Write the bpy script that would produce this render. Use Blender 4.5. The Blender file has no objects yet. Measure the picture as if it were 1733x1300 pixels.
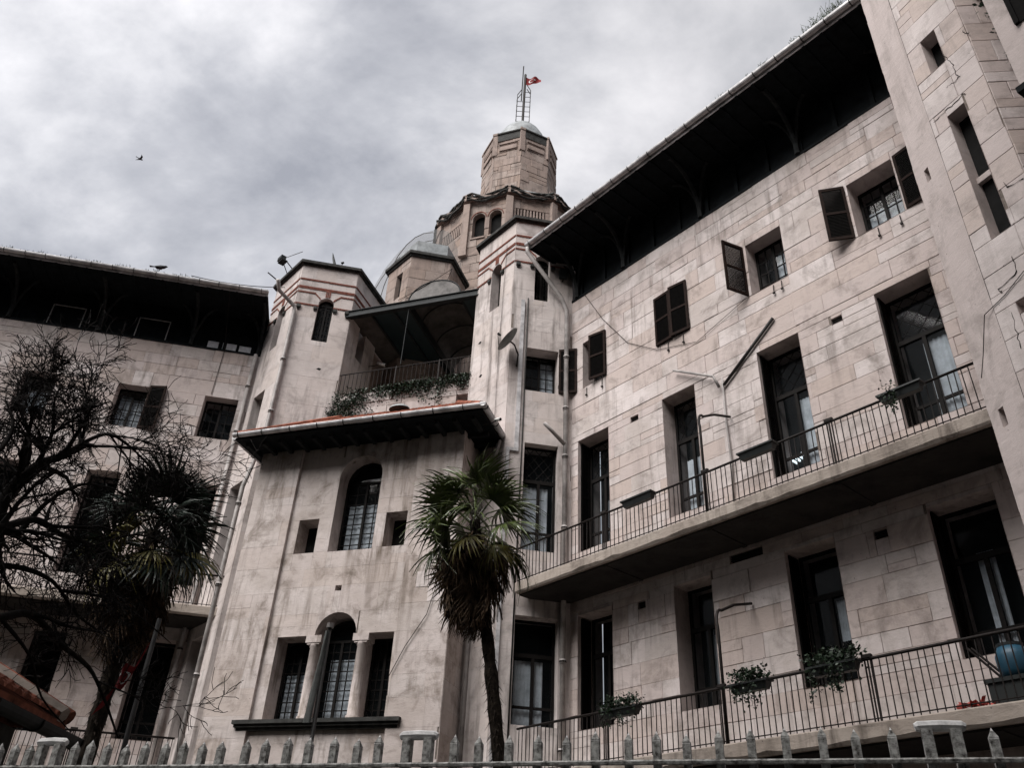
import bpy, bmesh, math, random
from mathutils import Vector, Matrix
R_ = math.radians
sc = bpy.context.scene
random.seed(7)

# ------------------------------------------------------------------ camera
def A(t):
    t = R_(t); return Vector((math.sin(t), math.cos(t), 0.0))
FPX, PITCH, ROLL = 1445.1, R_(33.55), R_(3.0655)
FW = Vector((0, math.cos(PITCH), math.sin(PITCH)))
_rt = Vector((1, 0, 0)); _up = Vector((0, -math.sin(PITCH), math.cos(PITCH)))
RT = _rt*math.cos(ROLL) + _up*math.sin(ROLL)
UP = -_rt*math.sin(ROLL) + _up*math.cos(ROLL)
cam_d = bpy.data.cameras.new('camera'); cam = bpy.data.objects.new('camera', cam_d)
sc.collection.objects.link(cam); sc.camera = cam
cam_d.sensor_width = 36.0; cam_d.lens = 36.0*FPX/1733.0; cam_d.clip_start = 0.05; cam_d.clip_end = 2000
m = Matrix.Identity(4)
for i in range(3):
    m[i][0] = RT[i]; m[i][1] = UP[i]; m[i][2] = -FW[i]
cam.matrix_world = m          # eye height is z = 0, the street lies at z = -1.6
GZ = -1.6

# ------------------------------------------------------------------ world and sun
SUN_AZ, SUN_EL = 222.0, 50.0
w = bpy.data.worlds.new('World'); sc.world = w; w.use_nodes = True
nt = w.node_tree; nt.nodes.clear()
def N(t, nt_=None, **k):
    n = (nt_ or nt).nodes.new(t)
    for a, b in k.items():
        if a.startswith('i_'): n.inputs[int(a[2:])].default_value = b
        else: setattr(n, a, b)
    return n
lk = nt.links.new
out = N('ShaderNodeOutputWorld'); bg = N('ShaderNodeBackground'); bg.inputs[1].default_value = 1.0
sky = N('ShaderNodeTexSky'); sky.sky_type = 'NISHITA'; sky.sun_disc = False
sky.sun_elevation = R_(SUN_EL); sky.sun_rotation = R_(SUN_AZ); sky.air_density = 1.5; sky.dust_density = 3.0
skym = N('ShaderNodeVectorMath', operation='SCALE'); skym.inputs[3].default_value = 0.05
lk(sky.outputs[0], skym.inputs[0])
tc = N('ShaderNodeTexCoord'); sep = N('ShaderNodeSeparateXYZ'); lk(tc.outputs['Generated'], sep.inputs[0])
zz = N('ShaderNodeMath', operation='MAXIMUM', i_1=0.0); lk(sep.outputs[2], zz.inputs[0])
za = N('ShaderNodeMath', operation='ADD', i_1=0.55); lk(zz.outputs[0], za.inputs[0])
dx = N('ShaderNodeMath', operation='DIVIDE'); lk(sep.outputs[0], dx.inputs[0]); lk(za.outputs[0], dx.inputs[1])
dy = N('ShaderNodeMath', operation='DIVIDE'); lk(sep.outputs[1], dy.inputs[0]); lk(za.outputs[0], dy.inputs[1])
cv = N('ShaderNodeCombineXYZ'); lk(dx.outputs[0], cv.inputs[0]); lk(dy.outputs[0], cv.inputs[1]); cv.inputs[2].default_value = 3.7
mp = N('ShaderNodeMapping'); mp.inputs['Rotation'].default_value = (0, 0, R_(35)); mp.inputs['Scale'].default_value = (1.0, 1.35, 1.0)
mp.inputs['Location'].default_value = (5.3, 1.1, 0)
lk(cv.outputs[0], mp.inputs[0])
n1 = N('ShaderNodeTexNoise'); n1.inputs['Scale'].default_value = 3.7; n1.inputs['Detail'].default_value = 8; n1.inputs['Roughness'].default_value = 0.57; n1.inputs['Distortion'].default_value = 0.15
lk(mp.outputs[0], n1.inputs[0])
n2 = N('ShaderNodeTexNoise'); n2.inputs['Scale'].default_value = 0.9; n2.inputs['Detail'].default_value = 3; n2.inputs['Roughness'].default_value = 0.5
lk(mp.outputs[0], n2.inputs[0])
mixn = N('ShaderNodeMath', operation='MULTIPLY_ADD', i_1=0.30); lk(n2.outputs[0], mixn.inputs[0]); lk(n1.outputs[0], mixn.inputs[2])
cr = N('ShaderNodeValToRGB'); e = cr.color_ramp.elements
e[0].position = 0.47; e[0].color = (0.080, 0.081, 0.089, 1)
e[1].position = 0.83; e[1].color = (0.250, 0.244, 0.247, 1)
x = cr.color_ramp.elements.new(0.59); x.color = (0.124, 0.124, 0.131, 1)
x = cr.color_ramp.elements.new(0.68); x.color = (0.172, 0.170, 0.175, 1)
lk(mixn.outputs[0], cr.inputs[0])
# thinner, brighter cloud towards the hidden sun's side of the sky
gd = A(-34)*math.cos(R_(36)); gd.z = math.sin(R_(36))
dt = N('ShaderNodeVectorMath', operation='DOT_PRODUCT'); lk(tc.outputs['Generated'], dt.inputs[0]); dt.inputs[1].default_value = gd
mr = N('ShaderNodeMapRange'); mr.inputs[1].default_value = 0.72; mr.inputs[2].default_value = 1.0; mr.inputs[3].default_value = 0.86; mr.inputs[4].default_value = 1.30
mr.interpolation_type = 'SMOOTHSTEP'
lk(dt.outputs['Value'], mr.inputs[0])
cl = N('ShaderNodeVectorMath', operation='SCALE'); lk(cr.outputs[0], cl.inputs[0]); lk(mr.outputs[0], cl.inputs[3])
mx = N('ShaderNodeMix', data_type='RGBA'); mx.inputs[0].default_value = 0.90
lk(skym.outputs[0], mx.inputs[6]); lk(cl.outputs[0], mx.inputs[7])
lk(mx.outputs[2], bg.inputs[0]); lk(bg.outputs[0], out.inputs[0])
sd = bpy.data.lights.new('sun', 'SUN'); sd.energy = 1.5; sd.angle = R_(48); sd.color = (1.0, 0.965, 0.935)
so = bpy.data.objects.new('sun', sd); sc.collection.objects.link(so)
sv = A(SUN_AZ)*math.cos(R_(SUN_EL)); sv.z = math.sin(R_(SUN_EL))
so.rotation_euler = sv.to_track_quat('Z', 'Y').to_euler()
sc.view_settings.view_transform = 'Standard'; sc.view_settings.look = 'None'
sc.view_settings.exposure = 2.0; sc.view_settings.gamma = 1.0; sc.view_settings.use_curve_mapping = False

# ------------------------------------------------------------------ materials
def newmat(name):
    m = bpy.data.materials.new(name); m.use_nodes = True; t = m.node_tree; t.nodes.clear()
    o = t.nodes.new('ShaderNodeOutputMaterial'); b = t.nodes.new('ShaderNodeBsdfPrincipled')
    t.links.new(b.outputs[0], o.inputs[0]); return m, t, b
def plain(name, col, rough=0.7, spec=0.3, metal=0.0, noise=0.25, scale=6.0, bump=0.0, col2=None):
    """one colour broken up by grime noise of its own"""
    m, t, b = newmat(name); L = t.links.new
    g = t.nodes.new('ShaderNodeNewGeometry')
    n = t.nodes.new('ShaderNodeTexNoise'); n.inputs['Scale'].default_value = scale; n.inputs['Detail'].default_value = 6; n.inputs['Roughness'].default_value = 0.65
    L(g.outputs['Position'], n.inputs[0])
    r = t.nodes.new('ShaderNodeValToRGB'); c2 = col2 or tuple(c*(1-noise*1.6) for c in col)
    r.color_ramp.elements[0].position = 0.33; r.color_ramp.elements[0].color = (*c2, 1)
    r.color_ramp.elements[1].position = 0.62; r.color_ramp.elements[1].color = (*[c*(1+noise*0.3) for c in col], 1)
    L(n.outputs[0], r.inputs[0]); L(r.outputs[0], b.inputs['Base Color'])
    b.inputs['Roughness'].default_value = rough; b.inputs['Specular IOR Level'].default_value = spec; b.inputs['Metallic'].default_value = metal
    if bump:
        bn = t.nodes.new('ShaderNodeBump'); bn.inputs['Strength'].default_value = bump; bn.inputs['Distance'].default_value = 0.01
        n3 = t.nodes.new('ShaderNodeTexNoise'); n3.inputs['Scale'].default_value = scale*6; n3.inputs['Detail'].default_value = 4
        L(g.outputs['Position'], n3.inputs[0]); L(n3.outputs[0], bn.inputs['Height']); L(bn.outputs[0], b.inputs['Normal'])
    return m
def stone(name, light, mid, dirt, tintamt=0.16, streak=0.5, stain=0.6, bump=0.5, grain=1.0, seed=0.0):
    """weathered limestone: per-block tint, cloudy stains, rain streaks, pitted grain"""
    m, t, b = newmat(name); L = t.links.new
    def nn(ty, **k):
        n = t.nodes.new(ty)
        for a_, v_ in k.items():
            if a_.startswith('i_'): n.inputs[int(a_[2:])].default_value = v_
            else: setattr(n, a_, v_)
        return n
    def noise(vec, s, d=5, r=0.6, dist=0.0):
        n = nn('ShaderNodeTexNoise'); n.inputs['Scale'].default_value = s; n.inputs['Detail'].default_value = d
        n.inputs['Roughness'].default_value = r; n.inputs['Distortion'].default_value = dist; L(vec, n.inputs[0]); return n.outputs[0]
    def ramp(fac, p0, p1, c0=(0, 0, 0, 1), c1=(1, 1, 1, 1)):
        n = nn('ShaderNodeValToRGB'); n.color_ramp.elements[0].position = p0; n.color_ramp.elements[1].position = p1
        n.color_ramp.elements[0].color = c0; n.color_ramp.elements[1].color = c1; L(fac, n.inputs[0]); return n.outputs[0]
    def mix(f, a_, b_):
        n = nn('ShaderNodeMix', data_type='RGBA')
        if isinstance(f, float): n.inputs[0].default_value = f
        else: L(f, n.inputs[0])
        for i_, v_ in ((6, a_), (7, b_)):
            if isinstance(v_, tuple): n.inputs[i_].default_value = (*v_, 1)
            else: L(v_, n.inputs[i_])
        return n.outputs[2]
    def mul(a_, k):
        n = nn('ShaderNodeMath', operation='MULTIPLY'); L(a_, n.inputs[0])
        if isinstance(k, float): n.inputs[1].default_value = k
        else: L(k, n.inputs[1])
        return n.outputs[0]
    g = nn('ShaderNodeNewGeometry')
    off = nn('ShaderNodeVectorMath', operation='ADD'); off.inputs[1].default_value = (seed, seed*1.7, seed*0.6); L(g.outputs['Position'], off.inputs[0]); P = off.outputs[0]
    st = nn('ShaderNodeMapping'); st.inputs['Scale'].default_value = (1, 1, 0.10); L(P, st.inputs[0])
    hz = nn('ShaderNodeMapping'); hz.inputs['Scale'].default_value = (1, 1, 2.8); L(P, hz.inputs[0])
    at = nn('ShaderNodeAttribute', attribute_name='tint')
    base = mix(ramp(noise(P, 0.9, 5, .62), .36, .64), mid, light)
    yel = tuple(c*k for c, k in zip(mid, (1.00, 0.91, 0.78)))
    pink = tuple(c*k for c, k in zip(light, (0.98, 0.92, 0.90)))
    f1 = ramp(at.outputs['Fac'], 0.55, 1.0)
    base = mix(mul(f1, tintamt*4.0), base, yel)
    f2 = ramp(at.outputs['Fac'], 0.45, 0.0)
    base = mix(mul(f2, tintamt*3.0), base, tuple(c*0.80 for c in pink))
    # horizontal bedding veins
    base = mix(mul(ramp(noise(hz.outputs[0], 2.2, 6, .7, .6), .52, .72), 0.34*stain), base, tuple(c*0.66 for c in mid))
    # cloudy stains
    base = mix(mul(ramp(noise(P, 1.7, 7, .72, .4), .50, .70), stain*0.75), base, dirt)
    # rain streaks
    base = mix(mul(mul(ramp(noise(st.outputs[0], 5.0, 5, .62), .50, .66), ramp(noise(P, 0.45, 3), .40, .58)), streak), base, dirt)
    # fine grain, pits
    gr = noise(P, 34, 5, .75)
    base = mix(mul(ramp(gr, .56, .74), 0.35*grain), base, tuple(c*0.5 for c in mid))
    pit = nn('ShaderNodeTexVoronoi'); pit.inputs['Scale'].default_value = 5.0; L(P, pit.inputs[0])
    pk = ramp(pit.outputs[0], 0.030, 0.055, (1, 1, 1, 1), (0, 0, 0, 1))
    base = mix(mul(pk, 0.75), base, tuple(c*0.25 for c in dirt))
    L(base, b.inputs['Base Color'])
    b.inputs['Roughness'].default_value = 0.9; b.inputs['Specular IOR Level'].default_value = 0.15
    bn = nn('ShaderNodeBump'); bn.inputs['Strength'].default_value = bump; bn.inputs['Distance'].default_value = 0.018
    ad = nn('ShaderNodeMath', operation='MULTIPLY_ADD', i_1=0.35); L(gr, ad.inputs[0]); L(noise(hz.outputs[0], 3.2, 8, .72, .5), ad.inputs[2])
    L(ad.outputs[0], bn.inputs['Height']); L(bn.outputs[0], b.inputs['Normal'])
    return m
M = {}
M['stone'] = stone('wing limestone', (.59, .535, .525), (.44, .39, .37), (.17, .145, .13), tintamt=.22, streak=.6, stain=.95, bump=.6)
M['annex'] = stone('annex limestone', (.58, .525, .51), (.42, .37, .345), (.16, .13, .108), tintamt=.08, streak=1.0, stain=1.1, bump=.55, seed=3.1)
M['turret'] = stone('turret render', (.58, .53, .515), (.46, .415, .40), (.17, .15, .14), tintamt=.05, streak=.8, stain=.8, bump=.35, seed=8.3)
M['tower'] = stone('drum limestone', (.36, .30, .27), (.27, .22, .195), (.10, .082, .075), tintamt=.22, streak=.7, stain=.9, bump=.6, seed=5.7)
M['brighttower'] = stone('stair tower limestone', (.66, .60, .585), (.52, .465, .45), (.22, .19, .175), tintamt=.18, streak=.4, stain=.75, bump=.45, seed=12.0)
M['joint'] = plain('joint mortar', (.20, .17, .15), .95, .1, scale=9)
M['concrete'] = stone('balcony concrete', (.40, .35, .31), (.31, .265, .23), (.085, .07, .06), tintamt=0, streak=.8, stain=.9, bump=.8, seed=2.0)
M['soffit'] = stone('shade darkened soffit', (.040, .036, .034), (.026, .024, .023), (.010, .009, .009), tintamt=0, streak=.2, stain=1.0, bump=.7, seed=4.0)  # under-balcony shade put into the colour, far darker than the slab concrete
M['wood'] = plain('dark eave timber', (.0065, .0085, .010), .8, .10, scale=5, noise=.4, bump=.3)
M['strut'] = plain('weathered strut timber', (.020, .022, .023), .8, .12, scale=8, noise=.4, bump=.3)
M['shutter'] = plain('brown shutter paint', (.016, .0085, .0065), .75, .08, scale=14, noise=.4)
M['louvre'] = plain('dark louvre paint', (.0045, .004, .0038), .8, .05, scale=14, noise=.4)
M['frame'] = plain('dark window paint', (.009, .0075, .007), .7, .12, scale=10, noise=.3)
M['whiteframe'] = plain('grey white window paint', (.28, .28, .28), .6, .3, scale=10, noise=.3)
M['gutter'] = plain('dull zinc gutter', (.52, .51, .52), .5, .4, metal=.3, scale=3, noise=.35)
M['pipe'] = plain('grey pvc pipe', (.36, .335, .325), .5, .4, scale=2.2, noise=.35)
M['darkpipe'] = plain('dark rusted pipe', (.022, .020, .019), .6, .35, scale=5, noise=.4)
M['iron'] = plain('rusted black iron', (.016, .012, .011), .65, .2, scale=20, noise=.4)
M['brick'] = plain('thin red brick', (.23, .085, .062), .85, .2, scale=18, noise=.4)
M['capstone'] = plain('dark lead cornice', (.045, .045, .043), .8, .2, scale=6, noise=.4, bump=.5)
M['lead'] = plain('grey lead sheet', (.26, .28, .29), .55, .4, scale=3, noise=.3)
M['tile'] = plain('red roof tile', (.25, .088, .056), .9, .15, scale=4, noise=.55, bump=.4)
M['canopy'] = plain('grey canopy sheet', (.085, .080, .075), .6, .3, scale=2.5, noise=.35)
M['canopyteal'] = plain('teal canopy panel', (.014, .028, .033), .4, .4, scale=2.5, noise=.2)
M['tympanum'] = plain('weathered grey end sheet', (.19, .18, .175), .7, .2, scale=2.5, noise=.35)
M['steel'] = plain('dark painted steel', (.022, .026, .028), .6, .15, scale=6, noise=.3)
M['inside'] = plain('dark interior', (.012, .012, .012), .9, .1)
M['curtain'] = plain('grey net curtain', (.70, .72, .76), .9, .1, scale=5, noise=.2)
M['concfence'] = plain('flaking white fence paint', (.50, .50, .48), .85, .2, scale=22, noise=.4, bump=.6, col2=(.06, .055, .05))
M['white'] = plain('chalky white paint', (.82, .81, .80), .7, .3, scale=14, noise=.2)
M['dish'] = plain('weathered dish paint', (.16, .17, .165), .6, .35, scale=7, noise=.3)
M['leaf'] = plain('palm leaf', (.078, .108, .026), .33, .6, scale=4, noise=.5)
M['shadedleaf'] = plain('shade darkened palm leaf', (.014, .030, .018), .45, .4, scale=4, noise=.5)  # deep shade on the left palm, put into its leaf colour
M['leafy'] = plain('yellowing palm leaf', (.17, .15, .03), .5, .4, scale=4, noise=.5)
M['deadleaf'] = plain('dead palm leaf', (.095, .062, .038), .8, .2, scale=9, noise=.6)
M['palmtrunk'] = plain('fibrous palm trunk', (.022, .017, .013), .95, .1, scale=14, noise=.5, bump=1.0)
M['bark'] = plain('bare tree bark', (.017, .014, .013), .9, .15, scale=12, noise=.4)
M['ivy'] = plain('ivy leaf', (.016, .034, .016), .5, .4, scale=7, noise=.5)
M['weed'] = plain('roof weed', (.040, .060, .028), .7, .2, scale=7, noise=.5)
M['ground'] = plain('garden soil', (.05, .045, .035), .95, .1, scale=2, noise=.4, bump=.5)
M['asphalt'] = plain('street asphalt', (.05, .05, .052), .9, .2, scale=8, noise=.3, bump=.3)
M['paving'] = plain('pavement slab', (.16, .155, .15), .9, .2, scale=5, noise=.3, bump=.3)
M['red'] = plain('flag red cloth', (.17, .012, .014), .8, .2, noise=.2)
M['flagwhite'] = plain('flag white cloth', (.6, .6, .6), .8, .2, noise=.1)
M['bird'] = plain('dark bird feathers', (.020, .020, .024), .7, .2)
M['planter'] = plain('dark planter plastic', (.010, .013, .013), .5, .4, noise=.2)
M['blue'] = plain('blue plastic', (.012, .065, .11), .5, .5, noise=.1)
M['pinkcloth'] = plain('red and white bag plastic', (.55, .12, .10), .6, .3, noise=.2)
M['plaster'] = plain('white patch mortar', (.62, .60, .58), .9, .1, noise=.15)
# glass: see-through with a sky reflection
gm, gt, gb = newmat('window glass')
gb.inputs['Base Color'].default_value = (.010, .013, .015, 1); gb.inputs['Roughness'].default_value = .06; gb.inputs['Specular IOR Level'].default_value = .5
tr = gt.nodes.new('ShaderNodeBsdfTransparent'); tr.inputs[0].default_value = (.86, .9, .92, 1)
ms = gt.nodes.new('ShaderNodeMixShader'); ms.inputs[0].default_value = 0.22
gt.links.new(gb.outputs[0], ms.inputs[2]); gt.links.new(tr.outputs[0], ms.inputs[1]); gt.links.new(ms.outputs[0], gt.nodes['Material Output'].inputs[0])
M['glass'] = gm
nm_, nt2, nb = newmat('fine bird net')
nb.inputs['Base Color'].default_value = (.16, .16, .16, 1); nb.inputs['Roughness'].default_value = .8
tr = nt2.nodes.new('ShaderNodeBsdfTransparent'); ms = nt2.nodes.new('ShaderNodeMixShader'); ms.inputs[0].default_value = 0.27
nt2.links.new(tr.outputs[0], ms.inputs[1]); nt2.links.new(nb.outputs[0], ms.inputs[2]); nt2.links.new(ms.outputs[0], nt2.nodes['Material Output'].inputs[0])
M['net'] = nm_

# ------------------------------------------------------------------ helpers
class Fr:
    """a wall's own axes: u along it, o out of it, z up"""
    def __init__(s, P, t):
        s.P = Vector((P[0], P[1], 0)); s.t = t; s.d = A(t); s.n = A(t+90)
    def w(s, u, o, z): return s.P + s.d*u + s.n*o + Vector((0, 0, z))
    def sub(s, u, o=0, turn=0): return Fr(s.w(u, o, 0), s.t+turn)
WORLD = Fr((0, 0), 90); WORLD.n = Vector((0, 1, 0))     # u = x, o = y
def flip(f): return f.d.cross(f.n).z < 0
def link(o, parent=None):
    sc.collection.objects.link(o)
    if parent is not None: o.parent = parent
    return o
def tag(o, label=None, cat=None, group=None, kind=None):
    if label: o['label'] = label
    if cat: o['category'] = cat
    if group: o['group'] = group
    if kind: o['kind'] = kind
    return o
def thing(name, loc, label, cat, group=None):
    e = bpy.data.objects.new(name, None); e.empty_display_size = 0.3
    e.location = loc; link(e); e['wl'] = tuple(loc); return tag(e, label, cat, group)
def wl(o): return Vector(o['wl']) if o is not None and 'wl' in o else Vector((0, 0, 0))
class MB:
    def __init__(s, fr=WORLD): s.fr = fr; s.v = []; s.f = []; s.t = []; s.fl = flip(fr)
    def add(s, vs, fs, tint=0.5, fr=None):
        fr = fr or s.fr; fl = flip(fr); n = len(s.v)
        s.v += [fr.w(*p) for p in vs]
        for f in fs:
            f = [n+i for i in f]; s.f.append(f[::-1] if fl else f); s.t.append(tint)
    def box(s, u0, u1, o0, o1, z0, z1, tint=.5, fr=None):
        s.add([(u0, o0, z0), (u1, o0, z0), (u1, o1, z0), (u0, o1, z0), (u0, o0, z1), (u1, o0, z1), (u1, o1, z1), (u0, o1, z1)],
              [(0, 3, 2, 1), (4, 5, 6, 7), (0, 1, 5, 4), (1, 2, 6, 5), (2, 3, 7, 6), (3, 0, 4, 7)], tint, fr)
    def stone(s, u0, u1, z0, z1, o0, o1, ch=.006, tint=.5, fr=None):
        a = [(u0, o0, z0), (u1, o0, z0), (u1, o0, z1), (u0, o0, z1)]
        om = max(o0+.001, o1-ch)
        b = [(u0, om, z0), (u1, om, z0), (u1, om, z1), (u0, om, z1)]
        j = min(.0028, (o1-o0)*.16); q = [o1+random.uniform(-j, j) for _ in range(4)]
        c = [(u0+ch*1.2, q[0], z0+ch), (u1-ch, q[1], z0+ch*1.3), (u1-ch*1.3, q[2], z1-ch), (u0+ch, q[3], z1-ch*.9)]
        fs = [(8, 11, 10, 9)]
        for k in (0, 4):
            for i in range(4):
                j = (i+1) % 4; fs.append((k+i, k+4+i, k+4+j, k+j))
        s.add(a+b+c, fs, tint, fr)
    def prism(s, poly, z0, z1, fr=None, tint=.5, cap=True):
        """poly: (u,o) points"""
        n = len(poly); vs = [(p[0], p[1], z0) for p in poly]+[(p[0], p[1], z1) for p in poly]
        fs = [(i, (i+1) % n, n+(i+1) % n, n+i) for i in range(n)]
        if cap: fs += [tuple(range(n))[::-1], tuple(range(n, 2*n))]
        s.add(vs, fs, tint, fr)
    def ext(s, poly, o0, o1, fr=None, tint=.5):
        """poly: (u,z) outline, pushed from o0 to o1"""
        n = len(poly); vs = [(p[0], o0, p[1]) for p in poly]+[(p[0], o1, p[1]) for p in poly]
        fs = [(i, n+i, n+(i+1) % n, (i+1) % n) for i in range(n)]+[tuple(range(n)), tuple(range(n, 2*n))[::-1]]
        s.add(vs, fs, tint, fr)
    def tube(s, pts, r, k=6, fr=None, tint=.5, cap=True):
        fr = fr or s.fr; P = [fr.w(*p) for p in pts]; n0 = len(s.v)
        rs = r if isinstance(r, (list, tuple)) else [r]*len(P)
        a = None
        for i, p in enumerate(P):
            d = (P[min(i+1, len(P)-1)]-P[max(i-1, 0)])
            if d.length < 1e-9: d = Vector((0, 0, 1))
            d.normalize()
            if a is None: a = d.orthogonal().normalized()
            else:
                a = a-d*a.dot(d)
                a = a.normalized() if a.length > 1e-6 else d.orthogonal().normalized()
            b = d.cross(a)
            for j in range(k):
                th = 2*math.pi*j/k; s.v.append(p+(a*math.cos(th)+b*math.sin(th))*rs[i])
        for i in range(len(P)-1):
            for j in range(k):
                s.f.append([n0+i*k+j, n0+i*k+(j+1) % k, n0+(i+1)*k+(j+1) % k, n0+(i+1)*k+j]); s.t.append(tint)
        if cap:
            s.f.append([n0+j for j in range(k)][::-1]); s.f.append([n0+(len(P)-1)*k+j for j in range(k)]); s.t += [tint, tint]
    def build(s, name, mat, parent=None, smooth=False, kind=None, label=None):
        me = bpy.data.meshes.new(name); o = wl(parent)
        me.from_pydata([v-o for v in s.v], [], s.f)
        at = me.attributes.new('tint', 'FLOAT', 'FACE'); at.data.foreach_set('value', s.t)
        me.materials.append(M[mat] if isinstance(mat, str) else mat)
        if smooth: me.polygons.foreach_set('use_smooth', [True]*len(s.f))
        ob = bpy.data.objects.new(name, me); link(ob, parent); ob['wl'] = tuple(o)
        if kind: ob['kind'] = kind
        if label: ob['label'] = label
        return ob
def at_pix(x, y, dist):
    """point at a given horizontal distance in a sight direction (used once, to read off where branches grow)"""
    d = RT*(x-866.5) - UP*(y-650) + FW*FPX
    return d*(dist/math.hypot(d.x, d.y))
def copymesh(src, parent, loc, rot=None, scale=None):
    c = src.copy(); link(c, parent); c.location = loc
    if rot is not None: c.rotation_euler = rot
    if scale is not None: c.scale = scale
    return c

# openings: dict(u0,u1,z0,z1,arch,depth)
def op(u0, u1, z0, z1, arch=False, depth=.75, **k):
    return dict(u0=u0, u1=u1, z0=z0, z1=z1, arch=arch, depth=depth, **k)
def arcpts(o, n=12):
    c = (o['u0']+o['u1'])/2; r = (o['u1']-o['u0'])/2; zc = o['z1']-r
    return [(c-r*math.cos(math.pi*i/n), zc+r*math.sin(math.pi*i/n)) for i in range(n+1)]
def wall_mesh(mb, fr, u0, u1, z0, z1, ops, proud=.02, tint=.5, surf=0.0):
    """wall face with real openings and reveals"""
    us = sorted({u0, u1}|{v for o in ops for v in (o['u0'], o['u1']) if u0 < v < u1})
    zs = sorted({z0, z1}|{v for o in ops for v in (o['z0'], o['z1']) if z0 < v < z1})
    for i in range(len(us)-1):
        for j in range(len(zs)-1):
            cu, cz = (us[i]+us[i+1])/2, (zs[j]+zs[j+1])/2
            if any(o['u0'] < cu < o['u1'] and o['z0'] < cz < o['z1'] for o in ops): continue
            mb.add([(us[i], surf, zs[j]), (us[i+1], surf, zs[j]), (us[i+1], surf, zs[j+1]), (us[i], surf, zs[j+1])], [(0, 3, 2, 1)], tint, fr)
def reveals(mb, fr, ops, proud=.02):
    for o in ops:
        d = -o['depth']; p = proud
        a, b, c, e = o['u0'], o['u1'], o['z0'], o['z1']
        if not o['arch']:
            L = [(a, c), (b, c), (b, e), (a, e)]
        else:
            ar = arcpts(o); L = [(a, c), (b, c)]+ar[::-1]
            for k in range(len(ar)-1):       # spandrel
                (x0, y0), (x1, y1) = ar[k], ar[k+1]
                mb.add([(x0, p, y0), (x1, p, y1), (x1, p, e), (x0, p, e)], [(0, 3, 2, 1)], .5, fr)
        n = len(L)
        for k in range(n):
            q = L[(k+1) % n]; r = L[k]
            mb.add([(r[0], p, r[1]), (q[0], p, q[1]), (q[0], d, q[1]), (r[0], d, r[1])], [(0, 1, 2, 3)], .5, fr)
def rsub(rects, o, g=0.0):
    out = []
    for (a, b, c, d) in rects:
        A0, B0, C0, D0 = o['u0'], o['u1'], o['z0'], o['z1']
        if b <= A0 or a >= B0 or d <= C0 or c >= D0: out.append((a, b, c, d)); continue
        if a < A0: out.append((a, A0, c, d))
        if b > B0: out.append((B0, b, c, d))
        m0, m1 = max(a, A0), min(b, B0)
        if c < C0: out.append((m0, m1, c, C0))
        if d > D0: out.append((m0, m1, D0, d))
    return out
def ashlar(u0, u1, z0, z1, ops, rnd, ch=(.30, .50), ln=(.55, 1.5), split=.12):
    """irregular coursed blocks cut round the openings"""
    res = []; z = z1
    edges = sorted({o['z1'] for o in ops}|{o['z0'] for o in ops})
    while z > z0+.02:
        h = rnd.uniform(*ch); zn = z-h
        for e_ in edges:
            if abs(zn-e_) < .16 and e_ < z-.12: zn = e_
        if zn < z0+.14: zn = z0
        u = u0-rnd.uniform(0, ln[0])
        while u < u1:
            l = rnd.uniform(*ln); a, b = max(u, u0), min(u+l, u1); u += l
            if b-a < .06: continue
            rs = [(a, b, zn, z)]
            if rnd.random() < split and z-zn > .3:
                zm = zn+(z-zn)*rnd.uniform(.4, .6); rs = [(a, b, zn, zm), (a, b, zm, z)]
            for o in ops: rs = rsub(rs, o)
            res += [r for r in rs if r[1]-r[0] > .05 and r[3]-r[2] > .05]
        z = zn
    return res
def stonewall(parent, segs, mat, budget, rnd, gap=.0035, proud=(.010, .020), name='wall', cham=None, **k):
    """segs: list of (frame,u0,u1,z0,z1,ops[,opts]).  wall part + block sub-parts; the smallest-looking ones joined"""
    mb = MB(); blocks = []
    for sg in segs:
        fr, u0, u1, z0, z1, ops = sg[:6]; kk = dict(k); kk.update(sg[6] if len(sg) > 6 else {})
        wall_mesh(mb, fr, u0, u1, z0, z1, ops)
        for (a, b, c, d) in ashlar(u0, u1, z0, z1, ops, rnd, **kk):
            P = fr.w((a+b)/2, 0, (c+d)/2)
            vis = (b-a)*(d-c)/P.length_squared*max(.05, -P.normalized().dot(fr.n))
            if P.z < 2.4: vis *= .01
            blocks.append((vis, fr, a, b, c, d))
    wob = mb.build(name, 'joint', parent)
    for sg in segs:
        for o_ in sg[5]:
            if o_['depth'] > 0:
                rv = MB(); reveals(rv, sg[0], [o_], proud[1]-.003); rv.build('reveal', mat, wob)
    blocks.sort(key=lambda q: -q[0]); rest = MB()
    for i, (vis, fr, a, b, c, d) in enumerate(blocks):
        g = gap*rnd.uniform(.35, 1.3)
        t_ = rnd.random(); pr = rnd.uniform(*proud)
        tgt = MB() if i < budget else rest
        tgt.stone(a+g, b-g, c+g, d-g, 0, pr, ch=cham or rnd.uniform(.003, .008), tint=t_, fr=fr)
        if i < budget: tgt.build('stone_block', mat, wob)
    if rest.v: rest.build('stone_blocks', mat, wob, kind='stuff')
    return wob

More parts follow.
